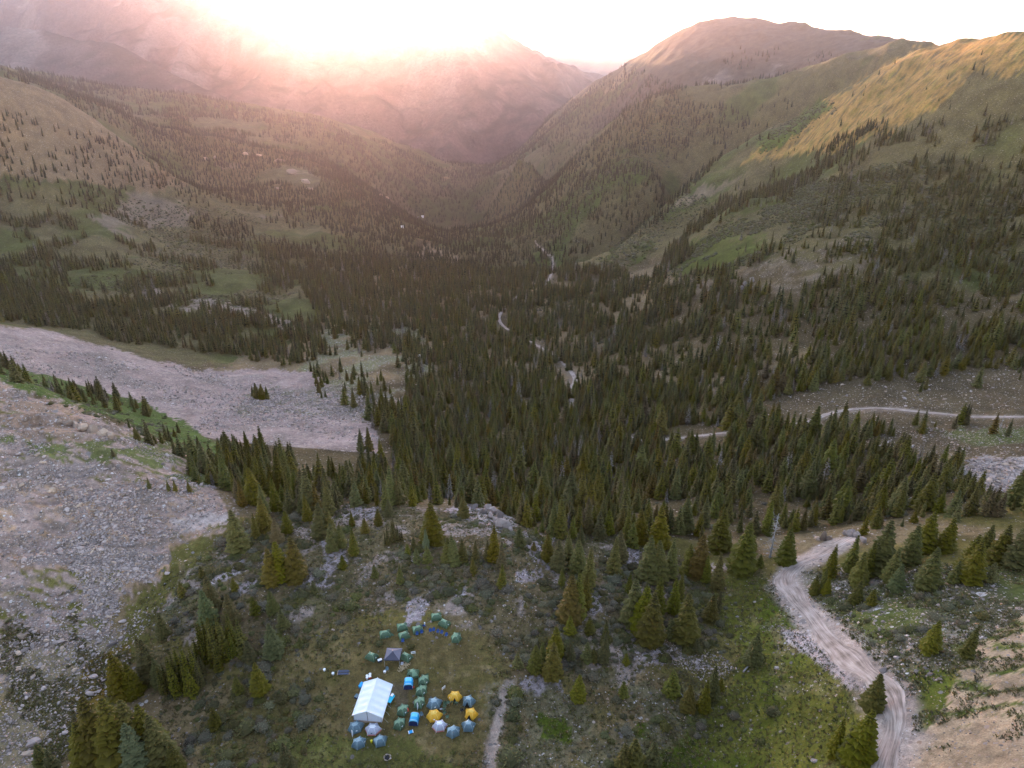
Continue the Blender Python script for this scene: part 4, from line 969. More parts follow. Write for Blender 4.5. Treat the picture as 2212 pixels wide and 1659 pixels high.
for u, v, w, lab in SPEC:
    P_ = ground(u, v)[0]
    o = link('shrub', rnd.choice(B_JUN), loc=P_ - np.array((0, 0, .05)), rot=(0, 0, rnd.uniform(0, 6)), scale=(w, w, w * .75)); tag(o, lab, 'shrub')
du, dv = project(SH[:, 0], SH[:, 1], SH[:, 2]); dist = np.sqrt((SH ** 2).sum(1)); px = np.where((du > 5) & (du < 2207) & (dv < 1650) & (dv > 1000), wS / dist, 0)
order = np.argsort(-px)[:300 - len(SPEC)]
for i in order:
    grey = rnd.random() < .6
    where = 'on the slope left of the camp' if du[i] < 700 else ('on the knoll above the camp' if du[i] < 1100 else ('in the loose stand right of the camp' if du[i] < 1640 else 'on the stony ground right of the dirt road'))
    o = link('shrub', rnd.choice(B_SAGE if grey else B_JUN), loc=SH[i] - np.array((0, 0, .05)), rot=(0, 0, rnd.uniform(0, 6)), scale=(wS[i], wS[i] * rnd.uniform(.8, 1.2), wS[i] * rnd.uniform(.5, .85)))
    lab = ('low grey-green willow shrub ' if grey else 'low olive shrub ') + where
    tag(o, lab, 'shrub', ('grey-green' if grey else 'olive') + ' shrubs ' + where)
rest = np.ones(len(SH), bool); rest[order] = False
sw = wS[rest]
scatter('shrub_cover', SH[rest] - np.array((0, 0, .05)), rng.uniform(0, 6, rest.sum()), np.c_[sw, sw, sw * .6], rng.integers(0, 5, rest.sum()), B_SAGE + B_JUN)
# willow and aspen scrub on the green slopes across the valley
def scrub(poly, n_, y0, y1, ln, th):
    return region(poly, n_, y0, y1, th, ln)
Q = [scrub([(1440, 590), (1560, 480), (1680, 430), (1740, 400), (1900, 370), (1910, 410), (1760, 500), (1640, 560), (1500, 600)], 4500, 450, 1000, 40, -.2), scrub([(1270, 580), (1380, 470), (1490, 410), (1580, 380), (1540, 440), (1440, 500), (1360, 580)], 3500, 500, 1500, 60, -.2),
     scrub([(1640, 330), (1660, 292), (1781, 215), (1800, 235), (1720, 290), (1660, 330)], 1200, 700, 1800, 60, -.5), scrub([(1700, 400), (2000, 330), (2212, 300), (2212, 560), (1900, 560), (1760, 480)], 3000, 380, 950, 40, .05),
     scrub([(1130, 520), (1250, 400), (1380, 260), (1480, 210), (1560, 250), (1400, 380), (1280, 500), (1180, 600)], 5000, 800, 2500, 90, .0), scrub([(0, 400), (400, 440), (760, 500), (700, 680), (300, 640), (0, 580)], 6000, 600, 1500, 70, .0),
     scrub([(1150, 620), (1500, 590), (1640, 640), (1500, 720), (1250, 760), (1100, 720)], 2500, 450, 900, 50, .1)]
Q = np.vstack(Q); qs = rng.lognormal(.75, .35, len(Q)).clip(1.2, 5) * (1 + sstep(900, 2000, Q[:, 1]))
scatter('hillside_scrub', Q - np.array((0, 0, .1)), rng.uniform(0, 6, len(Q)), np.c_[qs, qs, qs * .8], rng.integers(0, 3, len(Q)), [bush_mesh('scrub', 11 + i, 40, m_, leaf=.3) for i, m_ in enumerate((M_shrub, M_shrub, M_sage))])
# heath and grass tufts
def tuft_mesh(seed, mat, n_=14, h=.5):
    r_ = random.Random(seed); mb = MB()
    for _ in range(n_):
        a = r_.uniform(0, 6.28); d = r_.uniform(0, .45); c = (d * math.cos(a), d * math.sin(a)); b = r_.uniform(0, 6.28); w = r_.uniform(.08, .2); l = r_.uniform(.1, .35)
        mb.add([(c[0] - w * math.cos(b), c[1] - w * math.sin(b), -.05), (c[0] + w * math.cos(b), c[1] + w * math.sin(b), -.05), (c[0] + l * math.cos(a), c[1] + l * math.sin(a), h * r_.uniform(.4, 1))], [(0, 1, 2)], [.1, .1, 1])
    return mb.mesh('tuft', [mat])
TUFT = [tuft_mesh(1, M_heath), tuft_mesh(2, M_heath), tuft_mesh(3, M_shrub), tuft_mesh(4, M_sage)]
G1 = region([(300, 1300), (520, 1130), (620, 1085), (1000, 1100), (1500, 1200), (1560, 1300), (1500, 1659), (1200, 1700), (350, 1700)], 26000, 60, 175)
G2 = region([(1500, 1250), (1680, 1240), (1860, 1450), (1860, 1700), (1400, 1700)], 5000, 60, 160)
G3 = region([(0, 1300), (350, 1250), (300, 1400), (150, 1650), (0, 1650)], 5000, 60, 160, .0)
G4 = region([(1720, 1240), (2212, 1210), (2212, 1350), (2000, 1500), (1900, 1470)], 5000, 60, 170, .0)
G5 = region([(1950, 1500), (2212, 1340), (2212, 1600), (1980, 1640)], 900, 60, 140, .1, 4); GG = np.vstack([G1, G2, G3, G4, G5]); GG = GG[(poly_dist(GG[:, 0], GG[:, 1], [tuple(p) for p in road_near[::4]]) > 2.6)]
dtk = poly_dist(GG[:, 0], GG[:, 1], [tuple(p) for p in track]); GG = GG[dtk > .9]
inc = inside(CAMPCLEAR, *project(GG[:, 0], GG[:, 1], GG[:, 2]))
s_ = rng.lognormal(-.55, .35, len(GG)).clip(.25, 1.3) * np.where(inc, .55, 1.0)
scatter('ground_cover', GG, rng.uniform(0, 6, len(GG)), np.c_[s_, s_, s_ * np.where(inc, .35, .55)], rng.choice([0, 0, 1, 1, 2, 2, 3], len(GG)), TUFT)

# ------------------------------------------------------------------ rocks
import bmesh
def hull_rock(seed, mat, flat=.65, n_=16):
    r_ = random.Random(seed); bm = bmesh.new()
    for _ in range(n_):
        p = Vector((r_.gauss(0, 1), r_.gauss(0, 1), r_.gauss(0, 1))).normalized() * r_.uniform(.75, 1)
        bm.verts.new((p.x * .5 * r_.uniform(.8, 1.2), p.y * .42, p.z * .5 * flat))
    bmesh.ops.convex_hull(bm, input=bm.verts)
    for v_ in [v_ for v_ in bm.verts if not v_.link_faces]: bm.verts.remove(v_)
    me = bpy.data.meshes.new('rock'); bm.to_mesh(me); bm.free(); me.materials.append(mat); return me
ROCKS = [hull_rock(i, M_rock) for i in range(7)] + [hull_rock(20 + i, M_rockw) for i in range(3)]
def rocks(P_, s_, name):
    n_ = len(P_); sc3 = np.c_[s_ * rng.uniform(.8, 1.4, n_), s_ * rng.uniform(.7, 1.1, n_), s_ * rng.uniform(.6, 1.1, n_)]
    P_ = P_.copy(); P_[:, 2] += s_ * .08
    scatter(name, P_, rng.uniform(0, 6.28, n_), sc3, rng.choice(10, n_, p=[.115] * 7 + [.065] * 3), ROCKS, rng.normal(0, .25, (n_, 2)))
SC1 = [(0, 840), (200, 915), (330, 960), (480, 1080), (495, 1115), (380, 1170), (345, 1215), (325, 1250), (235, 1330), (240, 1380), (60, 1440), (0, 1450)]
R1 = region(SC1, 6500, 90, 255, .0, 20); R2 = region([(140, 1160), (250, 1190), (350, 1215), (330, 1250), (260, 1270), (235, 1340), (190, 1330), (170, 1240)], 4500, 90, 200)
R3 = region([(120, 1030), (260, 1050), (330, 1110), (280, 1180), (180, 1160)], 2500, 90, 230)
s1 = rng.lognormal(-1.0, .6, len(R1)).clip(.15, 2.2); s2 = rng.lognormal(-.75, .4, len(R2)).clip(.3, 1.5); s3 = rng.lognormal(-.6, .45, len(R3)).clip(.3, 1.8)
R4 = region([(0, 1380), (260, 1340), (330, 1310), (250, 1480), (120, 1650), (0, 1659)], 3200, 70, 140); s4 = rng.lognormal(-1.1, .5, len(R4)).clip(.15, 1.3)
R5 = region([(0, 712), (300, 780), (560, 812), (700, 830), (820, 920), (830, 1000), (640, 1005), (420, 925), (200, 850), (0, 790)], 4500, 280, 500, .05, 25); s5 = rng.lognormal(-.35, .65, len(R5)).clip(.4, 2.2)
R6 = region([(500, 880), (560, 845), (720, 850), (880, 870), (840, 910), (700, 900), (560, 905)], 2600, 280, 480); s6 = rng.lognormal(.0, .4, len(R6)).clip(.5, 2.6)
rocks(np.vstack([R1, R2, R3, R4, R5, R6]), np.r_[s1, s2, s3, s4, s5, s6], 'scree')
R7 = region([(1720, 1240), (2160, 1220), (2180, 1340), (2040, 1470), (1930, 1470), (1780, 1340)], 1600, 70, 170); s7 = rng.lognormal(-1.2, .45, len(R7)).clip(.15, .9)
R8 = region([(2080, 1000), (2212, 995), (2212, 1080), (2120, 1050)], 2200, 170, 260); s8 = rng.lognormal(-.2, .4, len(R8)).clip(.4, 2.2)
R9 = region([(1680, 850), (1760, 840), (2212, 800), (2212, 890), (1760, 890)], 420, 250, 400); s9 = rng.lognormal(-.4, .4, len(R9)).clip(.4, 1.8)
R10 = region([(1760, 930), (2212, 920), (2212, 990), (2000, 985), (1840, 960)], 700, 200, 330); s10 = rng.lognormal(-.5, .4, len(R10)).clip(.4, 1.6)
R11 = region([(1380, 1375), (1470, 1390), (1600, 1450), (1560, 1480), (1450, 1430), (1390, 1440)], 900, 70, 150); s11 = rng.lognormal(-1.0, .4, len(R11)).clip(.2, .9)
R12 = region([(1100, 1130), (1560, 1260), (1500, 1480), (1100, 1480)], 500, 70, 170); s12 = rng.lognormal(-1.2, .4, len(R12)).clip(.15, .8)
R13 = region([(1120, 1470), (1300, 1480), (1860, 1500), (1860, 1659), (1200, 1659)], 300, 60, 130); s13 = rng.lognormal(-1.4, .4, len(R13)).clip(.12, .6)
R14 = region([(650, 780), (720, 700), (930, 690), (960, 780), (880, 900), (700, 900)], 900, 300, 800); s14 = rng.lognormal(.0, .4, len(R14)).clip(.5, 2.4)
R15 = region([(1660, 1350), (1760, 1380), (1860, 1480), (1780, 1430)], 500, 70, 140); s15 = rng.lognormal(-1.2, .4, len(R15)).clip(.15, .7)
R16 = region([(1960, 1600), (2060, 1460), (2212, 1350), (2212, 1659), (1960, 1659)], 500, 50, 140); s16 = rng.lognormal(-1.8, .5, len(R16)).clip(.06, .5)
kk = np.vstack([R16, R7, R8, R9, R10, R11, R12, R13, R14, R15]); ss = np.r_[s16, s7, s8, s9, s10, s11, s12, s13, s14, s15]
kr = (poly_dist(kk[:, 0], kk[:, 1], [tuple(p) for p in road_near[::4]]) > 2.8) & (poly_dist(kk[:, 0], kk[:, 1], [tuple(p) for p in road_far[::6]]) > 3.5)
rocks(kk[kr], ss[kr], 'stony_ground')
BR = [(130, 1390, 2.4, 'large pale boulder on grass at the lower left, ringed by small stones'), (242, 1392, 2.3, 'rounded mauve-grey boulder in the grassy gully'), (182, 1350, 1.5, 'square pale boulder below the scree tongue'), (203, 1463, 1.7, 'pale oval boulder in the orange-brown gully grass'),
      (195, 1500, 1.7, 'long pale boulder lying below the orange-brown grass'), (56, 1353, 1.5, 'pale flat boulder near the left edge above the big pale boulder'), (48, 1378, 2.4, 'broad pinkish boulder at the left edge'), (265, 1344, 1.6, 'pale boulder with a small bush on its left'), (227, 1345, 1.3, 'pale boulder at the foot of the stone run'),
      (73, 1606, 2.6, 'long pale boulder in the lower left corner'), (62, 1632, 2.2, 'tan slab beside the small firs in the lower left corner'), (137, 1572, 1.3, 'upper of two pale boulders left of the spruce clump'), (140, 1584, 1.3, 'lower of two pale boulders left of the spruce clump'), (65, 1584, 1.0, 'small rounded boulder above the long pale boulder'),
      (361, 1240, 1.6, 'pale bluish boulder alone on grey gravel'), (150, 1215, 2.2, 'big boulder at the lower edge of the scree'), (1677, 1444, 1.2, 'rounded grey boulder in the green hollow left of the road'), (1758, 1645, 1.3, 'white boulder near the bottom between green grass and road'), (2008, 1457, 1.3, 'grey angular boulder right of the road bend'),
      (1908, 1450, 1.6, 'pale boulder right above the road bend'), (1936, 1422, 1.1, 'grey boulder between the road bend and the leaning spruces'), (1390, 1424, 1.5, 'pale flat slab in the stones right of the camp'), (720, 1362, .9, 'tan boulder half hidden in shrubs above the white pails'), (1968, 966, 3.0, 'large pale boulder in the meadow behind the right forest')]
nb = 0
for u, v, s, lab in BR:
    P_ = ground(u, v)[0]
    o = link('boulder', ROCKS[7 if 'tan' in lab or 'pink' in lab else rnd.randrange(7)], loc=P_ + np.array((0, 0, s * .15)), rot=(rnd.uniform(-.2, .2), rnd.uniform(-.2, .2), rnd.uniform(-.5, .5)), scale=(s * 1.25, s, s * .9)); tag(o, lab, 'boulder'); nb += 1
for poly, n_, lo, hi, where in ((SC1, 130, .9, 2.0, 'on the scree slope left of the camp'), ([(0, 1400), (240, 1350), (300, 1330), (200, 1480), (80, 1650), (0, 1650)], 40, .7, 1.4, 'in the stony grass at the lower left'), ([(1750, 1290), (2150, 1240), (2150, 1360), (1950, 1470)], 40, .6, 1.1, 'on the dark ground right of the dirt road'), ([(2080, 1000), (2212, 995), (2212, 1075), (2120, 1050)], 36, 1.8, 3.2, 'in the rock field at the right edge'), ([(1760, 800), (2212, 790), (2212, 880), (1800, 870)], 30, 1.4, 2.4, 'on the brown slope above the valley road')):
    for P_ in region(poly, n_, 60, 400):
        s = rnd.uniform(lo, hi)
        if min(np.hypot(road_near[:, 0] - P_[0], road_near[:, 1] - P_[1]).min(), np.hypot(road_far[:, 0] - P_[0], road_far[:, 1] - P_[1]).min()) < 4: continue
        o = link('boulder', rnd.choice(ROCKS), loc=P_ + np.array((0, 0, s * .12)), rot=(rnd.uniform(-.3, .3), rnd.uniform(-.3, .3), rnd.uniform(0, 6)), scale=(s * 1.2, s, s * .85)); nb += 1
        tag(o, 'angular pale boulder ' + where, 'boulder', 'boulders ' + where)
# outcrops: one bedrock mass each, its blocks are parts
def outcrop(lab, lst, mat=None):
    G = ground([q[0] for q in lst], [q[1] for q in lst])
    e = bpy.data.objects.new('rock_outcrop', None); col.objects.link(e); e.location = G[0]; tag(e, lab, 'rock outcrop')
    for (u, v, w, h), P_ in zip(lst, G):
        link('block', hull_rock(rnd.randrange(9999), mat or M_rock, 1.0, 22), e, P_ - G[0] + np.array((0, 0, h * .25)), (rnd.uniform(-.2, .2), rnd.uniform(-.2, .2), rnd.uniform(0, 6)), (w, w * .8, h))
outcrop('pale craggy outcrop on the far rim of the knoll, dropping towards the forest', [(1085, 1138, 4, 4.5), (1025, 1098, 3.2, 2.4), (1040, 1096, 3.5, 3), (1055, 1102, 4, 3.6), (1068, 1110, 4.2, 4), (1078, 1122, 4, 4.4), (1095, 1142, 3.4, 3.6), (1060, 1118, 3.4, 3), (1045, 1108, 3.2, 2.5), (1103, 1148, 2.6, 2.2), (1070, 1130, 3, 3)])
outcrop('pointed tan rock standing at the end of the road spur', [(1779, 1167, 2.6, 4.6), (1765, 1166, 2.4, 1.8), (1790, 1166, 2.0, 1.8), (1758, 1160, 1.4, 1.2)], M_rockw)
outcrop('pale slabs on the crest right of the pointed tan rock', [(1838, 1158, 3.4, 3.4), (1826, 1156, 2.4, 2.4), (1850, 1160, 2.0, 2.6), (1864, 1170, 2.6, 2.2)])
outcrop('low pale hump of rock in the forest behind the knoll', [(1065, 1052, 5, 3), (1050, 1050, 4, 2.6), (1082, 1046, 4, 2.6), (1098, 1040, 4, 2.4), (1040, 1056, 3, 1.8)])
outcrop('dark ragged crag near the top of the left scree', [(180, 930, 5, 4), (165, 925, 4, 3.5), (200, 935, 5, 4), (225, 940, 4.5, 3.6), (150, 918, 4, 3), (240, 945, 4, 3), (130, 915, 3, 2.5)], M_rockw)
outcrop('orange-brown block on the crest of the near scree', [(115, 1062, 2.2, 2.0), (108, 1064, 1.5, 1.2)], M_rockw)
outcrop('row of pale cliffs on the wooded slope across the valley', [(q[0], q[1], q[2] * .8, q[3] * .6) for q in [(445, 345, 26, 16), (465, 342, 24, 14), (530, 335, 26, 18), (560, 337, 22, 12), (605, 350, 34, 24), (630, 375, 34, 26), (660, 395, 36, 24), (600, 410, 30, 12)]], M_rockw)
outcrop('pale cliffs on the slope below the sun', [(835, 430, 26, 12), (822, 424, 20, 10), (670, 410, 22, 8)], M_rockw)
outcrop('pale bluff over the green slope of the right hill', [(1610, 618, 8, 7), (1600, 626, 7, 6), (1622, 610, 7, 7), (1590, 634, 6, 5)])

# dead trees and logs
def snag(u, v, vt, lab):
    P_ = ground(u, v)[0]; h = height_for(P_, vt); r_ = random.Random(int(u)); mb = MB(); add_trunk(mb, r_, 0, 1.0, .02)
    e = bpy.data.objects.new('dead_tree', None); col.objects.link(e); e.location = P_; e.scale = (h, h, h); tag(e, lab, 'tree')
    link('trunk', mb.mesh('trunk', [M_dead]), e); mb = MB()
    for _ in range(70):
        z = r_.uniform(.12, .97); a = r_.uniform(0, 6.28); l = .24 * (1 - z) ** .7 * r_.uniform(.5, 1.1) + .02; w = .006
        ca, sa = math.cos(a), math.sin(a); dz = r_.uniform(-.35, .25) * l
        mb.add([(-sa * w, ca * w, z), (sa * w, -ca * w, z), (0, 0, z + w), (ca * l, sa * l, z + dz)], [(0, 1, 3), (1, 2, 3), (2, 0, 3)], [0] * 4)
    link('branches', mb.mesh('branches', [M_dead]), e)
snag(1663, 1204, 1109, 'bare grey dead tree at the forest edge left of the road spur')
snag(1270, 1100, 1060, 'thin dead trunk among the green spruces behind the knoll')
snag(2160, 925, 895, 'bare pole-like dead tree near the right edge by the valley road')
def log(u, v, L_, a, lab):
    P_ = ground(u, v)[0]; mb = MB(); k = 6; vs_ = []
    for j, (x, r) in enumerate(((-.5, .2), (0, .16), (.5, .09))): vs_ += [(x * L_, r * math.cos(i * 2 * PI / k), r * math.sin(i * 2 * PI / k)) for i in range(k)]
    vs_ += [(-.5 * L_, 0, 0), (.5 * L_, 0, 0)]
    fs = [(j * k + i, j * k + (i + 1) % k, (j + 1) * k + (i + 1) % k, (j + 1) * k + i) for j in range(2) for i in range(k)] + [(i, 3 * k, (i + 1) % k) for i in range(k)] + [(2 * k + i, 2 * k + (i + 1) % k, 3 * k + 1) for i in range(k)]
    mb.add(vs_, fs, [0] * len(vs_)); zx = float(H(P_[0] + math.cos(a) * L_ / 2, P_[1] + math.sin(a) * L_ / 2) - H(P_[0] - math.cos(a) * L_ / 2, P_[1] - math.sin(a) * L_ / 2))
    o = link('fallen_log', mb.mesh('fallen_log', [M_dead]), loc=P_ + np.array((0, 0, .2)), rot=(0, -math.atan2(zx, L_), a)); tag(o, lab, 'log')
log(1620, 1436, 5.5, .75, 'pale fallen log on the green slope left of the road')
log(1838, 958, 9, -.6, 'long pale fallen log in the clearing beyond the right forest')
log(1955, 1080, 8, .3, 'fallen log lying among spruces at the right')
log(2110, 772, 14, -1.0, 'long bleached log on the dark slope above the valley road')
log(1470, 1500, 3.2, -1.1, 'short pale stick lying in the yellow-green grass')
# ------------------------------------------------------------------ the camp
def cc(x, y): return (750 + x / 3.904) * .8848, (1450 + y / 3.904) * .8848
def camp_pt(x, y): return ground(*cc(x, y))[0]
M_white = fabric('white_canvas', (.80, .81, .86), .7, 1.5, .04)
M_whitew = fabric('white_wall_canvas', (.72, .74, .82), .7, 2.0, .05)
M_green = fabric('green_nylon', (.075, .125, .075), .5, 3, .12)
M_greenl = fabric('pale_green_nylon', (.20, .30, .19), .45, 3, .1)
M_blue = fabric('slate_blue_nylon', (.115, .175, .215), .5, 3, .1)
M_bluel = fabric('pale_blue_nylon', (.30, .40, .45), .45, 3, .1)
M_lav = fabric('lavender_nylon', (.42, .42, .52), .5, 3, .06)
M_yel = fabric('amber_nylon', (.72, .37, .03), .5, 3, .08)
M_yell = fabric('pale_amber_nylon', (.80, .50, .10), .5, 3, .08)
M_sky = fabric('bright_blue_nylon', (.015, .33, .72), .45, 3, .1)
M_skyl = fabric('light_blue_nylon', (.16, .60, .85), .45, 3, .1)
M_navy = fabric('navy_cloth', (.02, .035, .12), .7, 3, .2)
M_chair = fabric('chair_blue', (.03, .075, .24), .7, 5, .2)
M_dark = fabric('dark_opening', (.015, .015, .018), .9, 3, .2)
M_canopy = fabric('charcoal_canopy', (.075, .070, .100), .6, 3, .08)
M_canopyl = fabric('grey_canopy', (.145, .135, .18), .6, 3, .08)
M_red = fabric('red_nylon', (.60, .06, .03), .6, 4, .1)
M_hem = fabric('coral_hem', (.60, .20, .18), .6, 4, .1)
M_brown = fabric('tan_floor', (.42, .30, .24), .8, 4, .15)
M_plast, _t, _b = new_mat('white_plastic', (.80, .80, .84), .45, .4)
M_cyan = fabric('cyan_tarp', (.02, .42, .60), .6, 3, .12)
M_yplast, _t, _b = new_mat('yellow_plastic', (.72, .60, .02), .5, .4)
M_metal, _t, _b = new_mat('grey_metal', (.35, .35, .37), .4, .5)
M_wood = fabric('split_wood', (.48, .36, .22), .9, 6, .25)
M_pv, _t, _b = new_mat('dark_panel', (.03, .04, .085), .25, .5)
M_gold, _t, _b = new_mat('print_grey', (.25, .25, .30), .8, .2)

def quadbox(mb, x0, x1, y0, y1, z0, z1, mi=0):
    v = [(x, y, z) for z in (z0, z1) for y in (y0, y1) for x in (x0, x1)]
    mb.add(v, [(0, 2, 3, 1), (4, 5, 7, 6), (0, 1, 5, 4), (2, 6, 7, 3), (0, 4, 6, 2), (1, 3, 7, 5)], [0] * 8, mi)
def tube(mb, pts_, r, k=5, mi=0):
    o = []
    for i, p in enumerate(pts_):
        p = Vector(p); a = Vector(pts_[min(i + 1, len(pts_) - 1)]) - Vector(pts_[max(i - 1, 0)]); a.normalize()
        s = a.cross(Vector((0, 0, 1)));
        if s.length < 1e-3: s = a.cross(Vector((1, 0, 0)))
        s.normalize(); t_ = s.cross(a)
        o += [tuple(p + s * r * math.cos(j * 2 * PI / k) + t_ * r * math.sin(j * 2 * PI / k)) for j in range(k)]
    f = [((i) * k + j, i * k + (j + 1) % k, (i + 1) * k + (j + 1) % k, (i + 1) * k + j) for i in range(len(pts_) - 1) for j in range(k)]
    f += [tuple(range(k))[::-1], tuple((len(pts_) - 1) * k + j for j in range(k))]
    mb.add(o, f, [0] * len(o), mi)
def root(name, P_, rz, lab, cat, group=None):
    e = bpy.data.objects.new(name, None); col.objects.link(e); e.location = P_; e.rotation_euler = (0, 0, rz); e.empty_display_size = .3
    tag(e, lab, cat, group); return e

def dome_surface(corners, h, sag=.07, nl=7, ns=6, ridge=.25, hem=.06):
    """fabric stretched over poles that rise from the corners and meet at a short ridge"""
    n_ = len(corners); V = []; F_ = []
    for l in range(nl + 1):
        q = l / nl
        for c in range(n_):
            a = Vector(corners[c]); b = Vector(corners[(c + 1) % n_])
            for k in range(ns):
                t_ = k / ns; p = a.lerp(b, t_)
                top = Vector((max(-ridge, min(ridge, p.x * .3)), 0))
                ang = q * PI / 2
                base_s = sag * math.sin(t_ * PI)               # panel sags between poles
                rr = math.cos(ang) ** .78
                pos = top.lerp(p, rr * (1 - base_s * (.35 + .65 * math.sin(q * PI))))
                z = hem + (h - hem) * math.sin(ang) ** .92 * (1 - base_s * .45 * math.sin(q * PI))
                V.append((pos.x, pos.y, z))
    m_ = n_ * ns
    for l in range(nl):
        for i in range(m_): F_.append((l * m_ + i, l * m_ + (i + 1) % m_, (l + 1) * m_ + (i + 1) % m_, (l + 1) * m_ + i))
    F_.append(tuple(nl * m_ + i for i in range(m_)))
    return V, F_, m_

def dome_tent(x, y, rot, lab, body, light, corners, h, group=None, open_=None, hem=None, logo=(0, .0), tall=1.0, panels=(), grp=None):
    P_ = camp_pt(x, y)
    e = root('tent', P_, math.radians(rot), lab, 'tent', grp)
    V, F_, m_ = dome_surface(corners, h)
    ns = 6; n_ = len(corners)
    mats = [body, light] + ([hem] if hem else []) + [M_dark]
    mi = []
    for l in range(7):
        for i in range(m_):
            p = i // ns; mm = 0
            if p in panels and l > 1: mm = 1
            if l >= 6: mm = 1
            if hem and l == 0: mm = 2
            mi.append(mm)
    mi.append(1)
    link('fly', mesh_from('fly', V, F_, mats, False, mi), e)
    for c in range(0, n_):
        # pole sleeve along the corner line
        line = []
        for l in range(8): q = V[l * m_ + c * ns]; line.append((q[0] * 1.012, q[1] * 1.012, q[2] + .012))
        mb = MB(); tube(mb, line, .028, 4); link('pole_sleeve', mb.mesh('pole_sleeve', [light]), e)
    if open_ is not None:
        # rolled back door: dark triangle set proud of panel open_, with the raised flap beside it
        c = open_; A = Vector(V[c * ns + 1]); B = Vector(V[c * ns + ns - 1]); T_ = (Vector(V[4 * m_ + c * ns + 2]) + Vector(V[4 * m_ + c * ns + 4])) / 2
        nrm = (A + B) / 2; nrm.z = 0; nrm.normalize(); o = nrm * .10 + Vector((0, 0, .03))
        mb = MB(); M1 = (A + T_) / 2 + o * 1.2; M2 = (B + T_) / 2 + o * 1.2
        mb.add([tuple(A + o), tuple(B + o), tuple(M2), tuple(T_ + o), tuple(M1)], [(0, 1, 2, 3, 4)], [0] * 5)
        link('door_opening', mb.mesh('door_opening', [M_dark]), e)
        mb = MB(); f1 = A + o; f2 = T_ + o; f3 = A + nrm * .9 + Vector((0, 0, .12)); mb.add([tuple(f1), tuple(f2), tuple(f3), tuple(f1 + Vector((0, 0, .02)) - nrm * .02)], [(0, 2, 1), (0, 1, 3)], [0] * 4)
        link('door_flap', mb.mesh('door_flap', [body]), e)
    # small printed patch on the fly
    c = logo[0]; i = c * ns + 3; a = Vector(V[2 * m_ + i]); b = Vector(V[2 * m_ + i + 1]) ; d = Vector(V[3 * m_ + i])
    ex = (b - Vector(V[2 * m_ + i - 1])).normalized(); ey = (d - a).normalized(); nn = ex.cross(ey).normalized()
    if nn.z < 0: nn = -nn
    q = a + nn * .03; w = .16; hh = .07
    mb = MB(); mb.add([tuple(q - ex * w - ey * hh), tuple(q + ex * w - ey * hh), tuple(q + ex * w + ey * hh), tuple(q - ex * w + ey * hh)], [(0, 1, 2, 3)], [0] * 4)
    link('patch', mb.mesh('patch', [M_plast if body is not M_lav else M_navy]), e)
    # guy lines
    mb = MB()
    for c in range(0, n_, 2):
        q = Vector(V[4 * m_ + c * ns]); g_ = Vector((corners[c][0] * 1.45, corners[c][1] * 1.45, .0)); tube(mb, [tuple(q), tuple(g_)], .008, 3)
    link('guy_lines', mb.mesh('guy_lines', [light]), e)
    return e
def hexa(a, b, tw=0, n_=6): return [(a * math.cos(tw + i * 2 * PI / n_), b * math.sin(tw + i * 2 * PI / n_)) for i in range(n_)]
HX = hexa(1.45, 1.30); HX2 = [(1.75, 0), (.75, 1.25), (-.75, 1.25), (-1.45, 0), (-.75, -1.25), (.75, -1.25)]; PENT = hexa(1.40, 1.35, PI / 2, 5)
GR4 = [(1.15, .85), (-1.15, .85), (-1.15, -.85), (1.15, -.85)]; GR6 = [(1.2, .75), (0, 1.15), (-1.2, .75), (-1.2, -.75), (0, -1.15), (1.2, -.75)]

# ring of domes at the lower right of the camp
dome_tent(1208, 1058, 20, 'slate-blue dome tent at the upper left of the ring of tents', M_blue, M_bluel, HX2, 1.25, logo=(4, 0), panels=(1,))
dome_tent(1408, 990, 0, 'amber dome tent with open door at the top of the ring', M_yel, M_yell, HX, 1.2, open_=4, logo=(3, 0))
dome_tent(1540, 1035, -15, 'slate-blue dome tent at the upper right of the ring of tents', M_blue, M_bluel, PENT, 1.25, open_=2, logo=(4, 0), panels=(0,))
dome_tent(1207, 1172, 10, 'closed amber dome tent on the left side of the ring', M_yel, M_yell, HX2, 1.2, logo=(4, 0))
dome_tent(1563, 1155, -20, 'amber dome tent with raised flap on the right side of the ring', M_yel, M_yell, PENT, 1.25, open_=2, logo=(4, 0))
dome_tent(1263, 1270, 10, 'pale lavender dome tent in the ring below the closed amber tent', M_lav, M_plast, HX, 1.2, hem=M_hem, logo=(5, 0))
dome_tent(1392, 1325, 30, 'slate-blue dome tent at the bottom of the ring', M_blue, M_bluel, HX, 1.25, logo=(5, 0), panels=(1, 2))
dome_tent(1537, 1270, 0, 'slate-blue dome tent at the lower right of the ring', M_blue, M_bluel, PENT, 1.25, logo=(3, 0), panels=(0,))
# four below the white tent
dome_tent(460, 1282, 25, 'slate-blue dome tent touching the front left corner of the white tent', M_blue, M_bluel, HX2, 1.25, logo=(4, 0))
dome_tent(625, 1300, 0, 'pale lavender dome tent in front of the white tent', M_lav, M_plast, HX2, 1.15, hem=M_hem, logo=(4, 0))
dome_tent(495, 1432, 30, 'slate-blue dome tent, lower left of the four below the white tent', M_blue, M_bluel, HX, 1.25, logo=(5, 0), panels=(1, 2))
dome_tent(697, 1412, 15, 'slate-blue dome tent beside the yellow tub', M_blue, M_bluel, PENT, 1.25, logo=(4, 0), panels=(1,))
